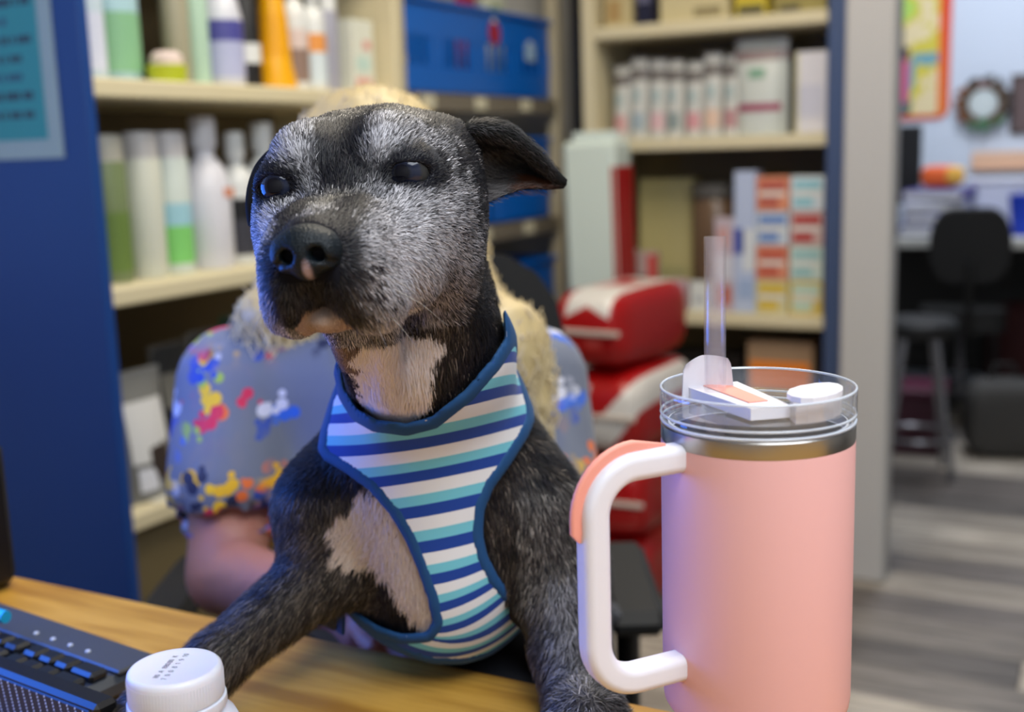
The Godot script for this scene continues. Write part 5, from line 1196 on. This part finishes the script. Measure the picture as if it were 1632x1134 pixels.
func dog() -> void:
	coat_noise.seed = 3; coat_noise.frequency = 0.055; coat_noise.fractal_octaves = 3
	var root := thing("dog", "grey muzzled dark brindle dog with white throat, front paws on the desk", "dog", Basis(Vector3.UP, TURN) * DOG, TURN)
	var skin := mat("dog_skin", Color.WHITE, 0.8, 0.0, {"metallic_specular": 0.2, "vertex_color_use_as_albedo": true})
	var f := dog_field()
	var body := nets(f, Vector3(-0.36, 0.55, -1.30), Vector3(0.20, 1.25, -0.60), 0.005)
	var head := nets(f, EYE - Vector3(0.100, 0.112, 0.105), EYE + Vector3(0.100, 0.062, 0.100), 0.0024)
	# one skin: the head's finer grid replaces the coarse faces inside its box
	var hl := EYE - Vector3(0.095, 0.107, 0.100); var hh := EYE + Vector3(0.095, 0.057, 0.095)
	var kept := PackedInt32Array()
	for i in range(0, body.ix.size(), 3):
		var c := (body.v[body.ix[i]] + body.v[body.ix[i + 1]] + body.v[body.ix[i + 2]]) / 3.0
		if c.x > hl.x and c.x < hh.x and c.y > hl.y and c.y < hh.y and c.z > hl.z and c.z < hh.z: continue
		kept.append_array([body.ix[i], body.ix[i + 1], body.ix[i + 2]])
	body.ix = kept
	# the skin gives way under the snug cloth
	for i in body.v.size():
		var p := body.v[i]
		if p.y < 1.04 and p.z > -0.96 and poly_dist(plane(p), vest_poly) < -0.002: body.v[i] -= body.n[i] * 0.003
	skin_colours(body, Vector3.ZERO); skin_colours(head, Vector3.ZERO)
	var rng := RandomNumberGenerator.new(); rng.seed = 77
	var fur := MB.new()
	var dots := [Vector2(28.1, -42.9), Vector2(31.2, -44.4), Vector2(23.8, -45.9), Vector2(27, -47.3), Vector2(30.4, -50.9), Vector2(19.3, -44.5), Vector2(18.4, -52.2), Vector2(22.7, -55), Vector2(25.5, -56.4), Vector2(13.1, -51.1), Vector2(18.8, -60.6), Vector2(33.4, -65.8), Vector2(30, -58.5), Vector2(-25, -47), Vector2(-27, -55)]
	hairs(head, fur, rng, 1.25e6, dots)
	hairs(body, fur, rng, 0.55e6, [])
	var whole := MB.new()
	whole.join(body, Transform3D.IDENTITY); whole.join(head, Transform3D.IDENTITY)
	part("body", moved(whole).mesh(true), skin, root)
	# eyes
	for s in [-1.0, 1.0]:
		var c := hp(37.5 * s, -1.0, -6.5)
		var look := (Vector3(0.0, 1.14, 0.0) - c + Vector3(-0.25, 0.0, 0)).normalized()
		var bs := Basis.looking_at(-look)
		var e := MB.new()
		var n := 20
		for i in n + 1:
			var a := PI * i / n
			e.colour = Color(0.004, 0.005, 0.008) if a < 0.42 else (Color(0.016, 0.022, 0.040) if a < 0.86 else Color(0.03, 0.028, 0.03))
			for j in 33:
				var b := TAU * j / 32.0
				var d := Vector3(sin(a) * cos(b), sin(a) * sin(b), cos(a))
				e.add(c + bs * d * (0.0128 + 0.0009 * exp(-a * a / 0.5)), bs * d)
		for i in n:
			for j in 32:
				var k := i * 33 + j
				e.ix.append_array([k, k + 33, k + 34, k, k + 34, k + 1])
		part("eye", moved(e).mesh(true), mat("eye", Color.WHITE, 0.04, 0.0, {"vertex_color_use_as_albedo": true, "metallic_specular": 0.4}), root)
	# nose leather
	var nf := Field.new()
	var NC := hp(0, -29, 84)
	nf.ell(hp(0, -30, 83), Vector3(0.0185, 0.0135, 0.0145), 0.004, 1, HB)
	nf.ell(hp(0, -38, 86), Vector3(0.0090, 0.0105, 0.0095), 0.008, 1, HB)
	for s in [-1.0, 1.0]:
		nf.ell(hp(12.5 * s, -33, 84), Vector3(0.0082, 0.0105, 0.0105), 0.004, 1, HB)
		nf.cap(hp(8.0 * s, -33, 101), hp(9.5 * s, -34, 84), 0.0046, 0.0036, 0.003, -1)
		nf.cap(hp(9.0 * s, -36, 97), hp(18.5 * s, -40, 88), 0.0018, 0.0015, 0.003, -1)
	nf.cap(hp(0, -36, 100), hp(0, -50, 96), 0.0010, 0.0010, 0.003, -1)
	var nose := nets(nf, hp(0, -33, 85) - Vector3(0.026, 0.026, 0.026), hp(0, -33, 85) + Vector3(0.026, 0.026, 0.026), 0.0010)
	for i in nose.v.size():
		var q := HI * (nose.v[i] - EYE) * 1000.0
		nose.v[i] = NC + (nose.v[i] - NC) * 0.88
		var pk := clampf(1.6 - Vector2((q.x - 2.5) / 2.6, (q.y + 42.0) / 6.0).length() * 1.3, 0.0, 1.0) if q.z > 84.0 else 0.0
		nose.c[i] = Color(0.007, 0.008, 0.012).lerp(Color(0.36, 0.27, 0.30), pk)
	part("nose", moved(nose).mesh(true), mat("nose_leather", Color.WHITE, 0.45, 0.0, {"metallic_specular": 0.35, "vertex_color_use_as_albedo": true, "heightmap_enabled": true, "heightmap_texture": noise_tex(0.12, [], 9, 256, FastNoiseLite.TYPE_CELLULAR, 1), "heightmap_scale": 0.06, "uv1_triplanar": true, "uv1_scale": Vector3(30, 30, 30)}), root)
	# ears
	var fold := Color(0.010, 0.009, 0.010); var inner := Color(0.045, 0.040, 0.042); var rust := Color(0.13, 0.045, 0.02)
	var cr := func(u: float, t: float) -> Color:
		if t < 0.30 or u > 0.93: return fold
		if t > 0.72 and u > 0.45: return rust.lerp(fold, clampf((t - 0.9) * 10.0, 0.0, 1.0))
		return inner.lerp(Color(0.11, 0.10, 0.10), 0.5 + 0.5 * sin(u * 23.0 + t * 9.0) * sin(t * 17.0))
	var er := ear([[Vector3(-0.027, 1.1531, -0.735), Vector3(-0.0153, 1.1535, -0.735), Vector3(-0.0017, 1.1521, -0.742), Vector3(0.014, 1.1413, -0.757), Vector3(0.0278, 1.1256, -0.772), Vector3(0.0399, 1.1124, -0.78)],
		[Vector3(-0.0274, 1.1275, -0.752), Vector3(-0.0156, 1.1286, -0.765), Vector3(-0.0026, 1.1305, -0.785), Vector3(0.0125, 1.1258, -0.795), Vector3(0.0274, 1.1171, -0.79), Vector3(0.04, 1.1119, -0.782)],
		[Vector3(-0.0219, 1.1017, -0.722), Vector3(-0.0118, 1.1042, -0.728), Vector3(-0.0031, 1.1075, -0.735), Vector3(0.0098, 1.1105, -0.75), Vector3(0.0247, 1.11, -0.765), Vector3(0.0394, 1.1112, -0.779)]], cr, 0.004)
	var black := func(_u: float, _t: float) -> Color: return fold
	# the soft fold of the ear's upper rim turned forward over the opening
	var ef := ear([[Vector3(-0.0243, 1.1522, -0.734), Vector3(-0.0094, 1.1537, -0.735), Vector3(0.003, 1.1504, -0.742), Vector3(0.0163, 1.1392, -0.756), Vector3(0.0302, 1.1231, -0.772), Vector3(0.0394, 1.1128, -0.778)],
		[Vector3(-0.0242, 1.1483, -0.727), Vector3(-0.0095, 1.1486, -0.726), Vector3(0.0027, 1.1449, -0.733), Vector3(0.0156, 1.1341, -0.748), Vector3(0.0292, 1.1199, -0.768), Vector3(0.0393, 1.1125, -0.777)],
		[Vector3(-0.0221, 1.1445, -0.73), Vector3(-0.0097, 1.1425, -0.728), Vector3(0.001, 1.1377, -0.735), Vector3(0.0127, 1.1287, -0.75), Vector3(0.0267, 1.1171, -0.769), Vector3(0.0389, 1.112, -0.778)]], black, 0.005)
	hairs(er, fur, rng, 0.5e6, [], true)
	hairs(ef, fur, rng, 0.5e6, [], true)
	part("fur", moved(fur).mesh(true), mat("dog_hair", Color.WHITE, 0.55, 0.0, {"vertex_color_use_as_albedo": true, "metallic_specular": 0.35}), root, "stuff")
	part("ear", moved(er).mesh(true), mat("ear_skin", Color.WHITE, 0.8, 0.0, {"vertex_color_use_as_albedo": true, "metallic_specular": 0.25}), root)
	part("ear_fold", moved(ef).mesh(true), mat("ear_skin", Color.WHITE), root.get_node("ear"))
	var el := ear([[Vector3(-0.1416, 1.1444, -0.742), Vector3(-0.1522, 1.1385, -0.748), Vector3(-0.1596, 1.1293, -0.748), Vector3(-0.1628, 1.117, -0.742), Vector3(-0.1627, 1.1054, -0.736), Vector3(-0.1603, 1.093, -0.732)],
		[Vector3(-0.1345, 1.1357, -0.735), Vector3(-0.1446, 1.129, -0.74), Vector3(-0.153, 1.1214, -0.742), Vector3(-0.1575, 1.1122, -0.738), Vector3(-0.1591, 1.1023, -0.733), Vector3(-0.1594, 1.0927, -0.731)],
		[Vector3(-0.1334, 1.1239, -0.742), Vector3(-0.143, 1.1162, -0.748), Vector3(-0.1494, 1.1091, -0.75), Vector3(-0.1537, 1.1023, -0.745), Vector3(-0.1562, 1.0972, -0.738), Vector3(-0.1588, 1.0926, -0.732)]], black, 0.005)
	part("ear", moved(el).mesh(true), mat("ear_skin", Color.WHITE), root)
	# whiskers
	var wk := MB.new()
	for q in [[31, -50, 60, 50, -66], [36, -58, 58, 60, -80], [27, -65, 62, 45, -92], [21, -62, 70, 30, -88], [-28, -60, 60, -46, -74], [-24, -66, 64, -38, -90]]:
		var a := hp(q[0], q[1], q[2]); var b := hp(q[3], q[4], q[2] - 6)
		wk.tube([a, a.lerp(b, 0.5) + Vector3(0, 0.002, 0), b], 0.00016, 4, [1.0, 0.7, 0.2])
	part("whiskers", moved(wk).mesh(), flat(Color(0.7, 0.68, 0.66), 0.5), root, "stuff")
	harness(root)

func harness(root: Node3D) -> void:
	var f := Field.new()
	torso_field(f)
	f.ell(Vector3(-0.144, 0.8725, -0.845), Vector3(0.034, 0.046, 0.052), 0.03)
	f.ell(Vector3(0.0078, 0.866, -0.85), Vector3(0.034, 0.054, 0.056), 0.03)
	var lo := Vector3(-0.24, 0.72, -0.98); var hi := Vector3(0.10, 1.06, -0.70)
	var shell := func(d: float, p: Vector3) -> float:
		if absf(d) > 0.03: return absf(d - 0.0045) - 0.0030
		return maxf(absf(d - 0.0045) - 0.0030, poly_dist(plane(p), vest_poly))
	var pipe := func(d: float, p: Vector3) -> float:
		if absf(d) > 0.03: return absf(d - 0.005) - 0.0035
		return (Vector2((d - 0.005) / 0.0034, (poly_dist(plane(p), vest_poly) + 0.0035) / 0.0050).length() - 1.0) * 0.0036
	var cloth := nets(f, lo, hi, 0.003, shell, 0.008)
	# the printed stripes: white, aqua, blue again and again; the seams between repeats are curves over the chest's front
	var st: Array[Vector3] = [Vector3(0.9563, 0.0088, 0.0055), Vector3(0.9353, 0.0087, 0.0039), Vector3(0.9133, 0.0084, 0.0021), Vector3(0.8881, 0.0086, 0.0025), Vector3(0.8618, 0.0088, 0.0038), Vector3(0.8381, 0.0105, 0.0094), Vector3(0.8175, 0.0143, 0.0126), Vector3(0.8006, 0.0090, 0.0215), Vector3(0.7914, -0.0056, 0.0241), Vector3(0.7794, 0.0020, 0.0162), Vector3(0.7713, 0.0024, 0.0151)]
	var wrinkle := FastNoiseLite.new(); wrinkle.seed = 6; wrinkle.frequency = 0.03
	for i in cloth.v.size():
		var s := plane(cloth.v[i]); var t := (s.x + 0.05) / 0.05
		t = clampf(t, -2.0, 1.6)
		var ys := []
		for c in st: ys.append(c.x + c.y * t + c.z * t * t)
		var v := 0.0
		if s.y >= ys[0]: v = (ys[0] - s.y) / 0.0205
		elif s.y <= ys[-1]: v = ys.size() - 1 + (ys[-1] - s.y) / 0.012
		else:
			for k in ys.size() - 1:
				if s.y < ys[k] and s.y >= ys[k + 1]: v = k + (ys[k] - s.y) / (ys[k] - ys[k + 1])
		cloth.uv[i] = Vector2(s.x * 10.0, v)
	var im := Image.create(8, 192, false, Image.FORMAT_RGB8)
	for y in 192:
		var u := y / 192.0
		var c := Color(0.86, 0.86, 0.86)
		if u > 0.36 and u < 0.66: c = Color(0.42, 0.73, 0.79)
		elif u >= 0.66: c = Color(0.02, 0.22, 0.56)
		for x in 8: im.set_pixel(x, y, c)
	var m := mat("striped_cloth", Color.WHITE, 0.85, 0.0, {"albedo_texture": ImageTexture.create_from_image(im), "rim_enabled": true, "rim": 0.15})
	var ves := part("harness", moved(cloth).mesh(), m, root)
	tag(ves, "white, aqua and blue striped dog harness")
	var trim := nets(f, lo, hi, 0.0026, pipe, 0.008)
	part("piping", moved(trim).mesh(), mat("blue_piping", Color(0.015, 0.25, 0.44), 0.8, 0.0, {"rim_enabled": true, "rim": 0.2}), ves).set_meta("label", "blue piping")
	var bk := Vector3(-0.1435, 0.7934, -0.83) - DOG
	var navy := flat(Color(0.03, 0.06, 0.11), 0.45)
	part("buckle", MB.new().box(bk, Vector3(0.020, 0.016, 0.010), 0.003, Basis(Vector3.BACK, -0.5)).box(bk + Vector3(-0.008, 0.005, 0.004), Vector3(0.014, 0.006, 0.008), 0.002, Basis(Vector3.BACK, -0.5)).mesh(), navy, ves).set_meta("label", "dark side buckle")
	part("strap", MB.new().sweep(spline([Vector3(-0.1322, 0.7894, -0.822) - DOG, Vector3(-0.142, 0.7915, -0.832) - DOG, Vector3(-0.152, 0.7944, -0.848) - DOG, Vector3(-0.1548, 0.7932, -0.885) - DOG, Vector3(-0.1408, 0.789, -0.93) - DOG], 4), rounded(0.003, 0.016, 0.0012, 2)).mesh(), flat(Color(0.05, 0.20, 0.36), 0.6), ves)
	part("strap_slide", MB.new().box(Vector3(-0.1488, 0.7973, -0.838) - DOG, Vector3(0.016, 0.010, 0.006), 0.002, Basis(Vector3.BACK, -0.5)).mesh(), flat(Color(0.35, 0.52, 0.80), 0.35), ves)

# ------------------------------------------------------------------ the person behind the dog
const SITTER := Vector3(-0.17, 0.0, -1.34)

func finger(f: Field, pts: Array, r: float) -> void:
	for i in pts.size() - 1: f.cap(pts[i], pts[i + 1], r * (1.0 - 0.08 * i), r * (1.0 - 0.08 * (i + 1)), 0.003)

func person() -> void:
	var root := thing("person", "seated person with blond hair in a splash patterned blue grey tunic, holding the dog", "person", Basis(Vector3.UP, TURN) * SITTER, TURN)
	var H := Vector3(-0.1532, 1.0837, -1.31)        # middle of the head
	var ls := Vector3(-0.3161, 0.8866, -1.29); var rs := Vector3(0.0236, 0.8747, -1.31)   # shoulders as seen, left and right
	var le := Vector3(-0.3161, 0.693, -1.2); var re := Vector3(0.0286, 0.6813, -1.22)
	var lw := Vector3(-0.1876, 0.7322, -1.02); var rw := Vector3(-0.0078, 0.7126, -1.07)
	var mid := (ls + rs) / 2.0
	var hip := Vector3(mid.x, 0.56, -1.38)
	var sub := func(m: MB) -> MB:
		for i in m.v.size(): m.v[i] -= SITTER
		return m
	# skin: head, neck, arms, trunk
	var f := Field.new()
	f.ell(H, Vector3(0.072, 0.100, 0.090), 0.02)
	f.ell(H + Vector3(0, -0.055, 0.025), Vector3(0.052, 0.060, 0.060), 0.02)
	f.ell(H + Vector3(0, -0.018, 0.092), Vector3(0.011, 0.020, 0.016), 0.012)
	f.ell(H + Vector3(0, -0.060, 0.078), Vector3(0.024, 0.008, 0.010), 0.006)
	for s in [-1.0, 1.0]:
		f.ell(H + Vector3(0.030 * s, 0.010, 0.086), Vector3(0.014, 0.008, 0.010), 0.008, -1)
		f.ell(H + Vector3(0.074 * s, -0.005, 0.0), Vector3(0.008, 0.028, 0.018), 0.006)
	f.cap(H + Vector3(0, -0.08, -0.02), mid + Vector3(0, 0.03, -0.02), 0.052, 0.060, 0.03)
	f.cap(ls, le, 0.050, 0.041, 0.02); f.cap(le, lw, 0.041, 0.027, 0.015)
	f.cap(rs, re, 0.050, 0.041, 0.02); f.cap(re, rw, 0.041, 0.027, 0.015)
	f.ell(mid + Vector3(0, -0.17, -0.02), Vector3(0.150, 0.22, 0.095), 0.05)
	f.cap(mid + Vector3(0, -0.3, -0.02), hip, 0.12, 0.13, 0.06)
	var skin := mat("skin", Color(0.70, 0.47, 0.40), 0.55, 0.0, {"subsurf_scatter_enabled": true, "subsurf_scatter_strength": 0.1})
	var all := nets(f, Vector3(mid.x - 0.32, 0.42, -1.55), Vector3(mid.x + 0.36, 1.36, -0.95), 0.010)
	# hands: a palm, four bent fingers and a thumb each, under and round the dog's chest
	for k in 2:
		var hf := Field.new()
		var w: Vector3 = [lw, rw][k]; var s: float = [1.0, -1.0][k]
		var c: Vector3 = [Vector3(-0.145, 0.7511, -0.955), Vector3(-0.0308, 0.7301, -1.02)][k]
		var fw := (c - w).normalized(); var dn := Vector3(0, -1, 0.25).normalized(); dn = (dn - fw * dn.dot(fw)).normalized()
		hf.cap(w, w.lerp(c, 0.55), 0.026, 0.024, 0.012)
		hf.ell(c, Vector3(0.043, 0.038, 0.016), 0.012, 1, Basis(fw, dn, fw.cross(dn)))
		var out := fw.cross(dn)
		for i in 4:
			var b := c + fw * (0.036 - 0.004 * absf(i - 1.5)) + dn * (i - 1.5) * 0.0185
			var l: float = [0.036, 0.042, 0.040, 0.031][i]
			finger(hf, [b, b + fw * l + dn * 0.004, b + fw * (l + 0.020) + out * 0.012 * s + dn * 0.008, b + fw * (l + 0.030) + out * 0.030 * s + dn * 0.012], 0.0088)
		var tb := c - dn * 0.030 - fw * 0.01
		finger(hf, [tb, tb - dn * 0.024 + fw * 0.026, tb - dn * 0.026 + fw * 0.056], 0.0105)
		if k == 0:   # the finger tip that shows below the harness
			finger(hf, [c + dn * 0.030, Vector3(-0.1373, 0.7435, -0.925), Vector3(-0.1282, 0.7408, -0.905), Vector3(-0.1208, 0.7412, -0.89)], 0.0088)
		all.join(nets(hf, c - Vector3.ONE * 0.14, c + Vector3.ONE * 0.14, 0.0035), Transform3D.IDENTITY)
	part("body", sub.call(all).mesh(), skin, root)
	for s in [-1.0, 1.0]:
		part("eye", sub.call(MB.new().lathe([Vector2(0, -0.011), Vector2(0.008, -0.008), Vector2(0.011, 0), Vector2(0.008, 0.008), Vector2(0, 0.011)], 14, Transform3D(Basis.IDENTITY, H + Vector3(0.030 * s, 0.010, 0.075)))).mesh(), flat(Color(0.75, 0.75, 0.75), 0.2), root)
	# tunic
	var t := Field.new()
	t.ell(mid + Vector3(0, -0.16, -0.02), Vector3(0.172, 0.235, 0.115), 0.05)
	t.cap(ls + Vector3(0.012, 0.0, 0), rs - Vector3(0.012, 0.0, 0), 0.056, 0.056, 0.04)
	t.cap(mid + Vector3(0, -0.3, -0.02), hip + Vector3(0, 0.02, 0), 0.150, 0.158, 0.06)
	t.cap(ls, ls.lerp(le, 0.56), 0.062, 0.070, 0.025)
	t.cap(rs, rs.lerp(re, 0.56), 0.062, 0.070, 0.025)
	t.ell(ls.lerp(le, 0.66), Vector3(0.062, 0.022, 0.062), 0.006, -1)
	t.ell(rs.lerp(re, 0.66), Vector3(0.062, 0.022, 0.062), 0.006, -1)
	t.cap(H + Vector3(0, -0.13, 0.03), mid + Vector3(0, 0.0, 0.13), 0.045, 0.02, 0.01, -1)
	var wr := FastNoiseLite.new(); wr.seed = 12; wr.frequency = 9.0
	var fold := func(d: float, p: Vector3) -> float: return d + 0.004 * wr.get_noise_3d(p.x * 1.5, p.y * 0.7, p.z * 1.5)
	var im := Image.create(512, 512, false, Image.FORMAT_RGB8); im.fill(Color(0.41, 0.435, 0.50))
	var rng := RandomNumberGenerator.new(); rng.seed = 21
	var inks := [Color(0.88, 0.68, 0.10), Color(0.80, 0.16, 0.30), Color(0.10, 0.26, 0.66), Color(0.80, 0.80, 0.86), Color(0.88, 0.42, 0.16), Color(0.10, 0.13, 0.26), Color(0.90, 0.72, 0.14), Color(0.16, 0.38, 0.80), Color(0.60, 0.70, 0.26)]
	for k in 120:
		var cx := rng.randi() % 512; var cy := rng.randi() % 512; var ink: Color = inks[k % inks.size()]
		for b in 5:
			var ox := cx + rng.randi_range(-22, 22); var oy := cy + rng.randi_range(-18, 18); var r := rng.randi_range(4, 13)
			for y in range(-r, r + 1):
				var hw := int(sqrt(r * r - y * y))
				for x in range(-hw, hw + 1): im.set_pixel(posmod(ox + x, 512), posmod(oy + y, 512), ink)
	var cloth := mat("splash_cloth", Color.WHITE, 0.8, 0.0, {"albedo_texture": ImageTexture.create_from_image(im), "uv1_triplanar": true, "uv1_scale": Vector3(3.3, 3.3, 3.3), "uv1_triplanar_sharpness": 6.0, "rim_enabled": true, "rim": 0.2})
	part("tunic", sub.call(nets(t, Vector3(mid.x - 0.38, 0.40, -1.62), Vector3(mid.x + 0.40, 1.10, -1.05), 0.010, fold, 0.006)).mesh(), cloth, root)
	# trousers and shoes
	var p := Field.new()
	p.ell(hip, Vector3(0.175, 0.12, 0.14), 0.05)
	for s in [-1.0, 1.0]:
		var kn := hip + Vector3(0.13 * s, -0.01, 0.38)
		p.cap(hip + Vector3(0.09 * s, -0.01, 0), kn, 0.088, 0.064, 0.04)
		p.cap(kn, kn + Vector3(0.02 * s, -0.44, -0.05), 0.062, 0.045, 0.03)
	part("trousers", sub.call(nets(p, hip - Vector3(0.32, 0.54, 0.22), hip + Vector3(0.32, 0.18, 0.52), 0.012)).mesh(), flat(Color(0.07, 0.08, 0.12), 0.85), root)
	for s in [-1.0, 1.0]:
		var a := hip + Vector3(0.15 * s, -0.56 + 0.045, 0.33)
		var sf := Field.new()
		sf.cap(a + Vector3(0, 0, -0.04), a + Vector3(0.01 * s, -0.008, 0.15), 0.043, 0.036, 0.02)
		sf.cap(a + Vector3(0, 0.0, -0.03), a + Vector3(0, 0.05, -0.03), 0.040, 0.040, 0.02)
		part("shoe", sub.call(nets(sf, a - Vector3(0.08, 0.05, 0.12), a + Vector3(0.08, 0.12, 0.24), 0.006)).mesh(), flat(Color(0.12, 0.12, 0.13), 0.6), root)
	# long blond hair, with loose strands over both shoulders
	var hr := Field.new()
	hr.ell(H + Vector3(0, 0.030, -0.022), Vector3(0.092, 0.100, 0.100), 0.03)
	hr.ell(H + Vector3(0, 0.02, 0.09), Vector3(0.052, 0.075, 0.05), 0.02, -1)
	for s in [-1.0, 1.0]:
		hr.cap(H + Vector3(0.070 * s, 0.0, -0.02), H + Vector3(0.105 * s, -0.15, 0.0), 0.040, 0.042, 0.03)
	hr.cap(H + Vector3(0.100, -0.13, 0.0), Vector3(-0.0138, 0.9285, -1.22), 0.044, 0.048, 0.03)
	hr.cap(Vector3(-0.0138, 0.9285, -1.22), Vector3(0.0078, 0.8729, -1.205), 0.048, 0.034, 0.03)
	hr.cap(H + Vector3(-0.100, -0.13, 0.0), Vector3(-0.2758, 0.967, -1.27), 0.040, 0.026, 0.03)
	hr.cap(H + Vector3(0, -0.02, -0.07), H + Vector3(0, -0.28, -0.10), 0.08, 0.075, 0.03)
	var cn := FastNoiseLite.new(); cn.seed = 5; cn.frequency = 22.0
	var curl := func(d: float, q: Vector3) -> float: return d + 0.007 * cn.get_noise_3d(q.x * 1.3, q.y * 0.5, q.z * 1.3)
	var hm := nets(hr, H - Vector3(0.26, 0.42, 0.24), H + Vector3(0.30, 0.18, 0.20), 0.008, curl, 0.01)
	var hair_m := mat("blond_hair", Color(0.74, 0.66, 0.48), 0.5)
	var lock := MB.new()
	rng.seed = 9
	for k in 2600:
		var i := rng.randi() % hm.v.size(); var a := hm.v[i]; var n := hm.n[i]
		var pts := []
		for j in 6: pts.append(a + n * (0.002 + 0.003 * sin(j * 1.7 + k)) + Vector3(0.006 * sin(j * 1.3 + k * 2.1), -0.010 * j, 0.004 * cos(j * 1.9 + k)))
		lock.tube(pts, 0.0011, 4, [0.6, 1.0, 1.0, 0.9, 0.7, 0.2])
	var hair := part("hair", sub.call(hm).mesh(), hair_m, root)
	part("loose_locks", sub.call(lock).mesh(), mat("pale_lock", Color(0.86, 0.79, 0.63), 0.5), hair, "stuff")
	office_chair("black office chair with armrests under the seated person", Basis(Vector3.UP, TURN) * Vector3(mid.x, 0, -1.37), TURN, 0.46, 0.42, true, Color(0.04, 0.04, 0.045))
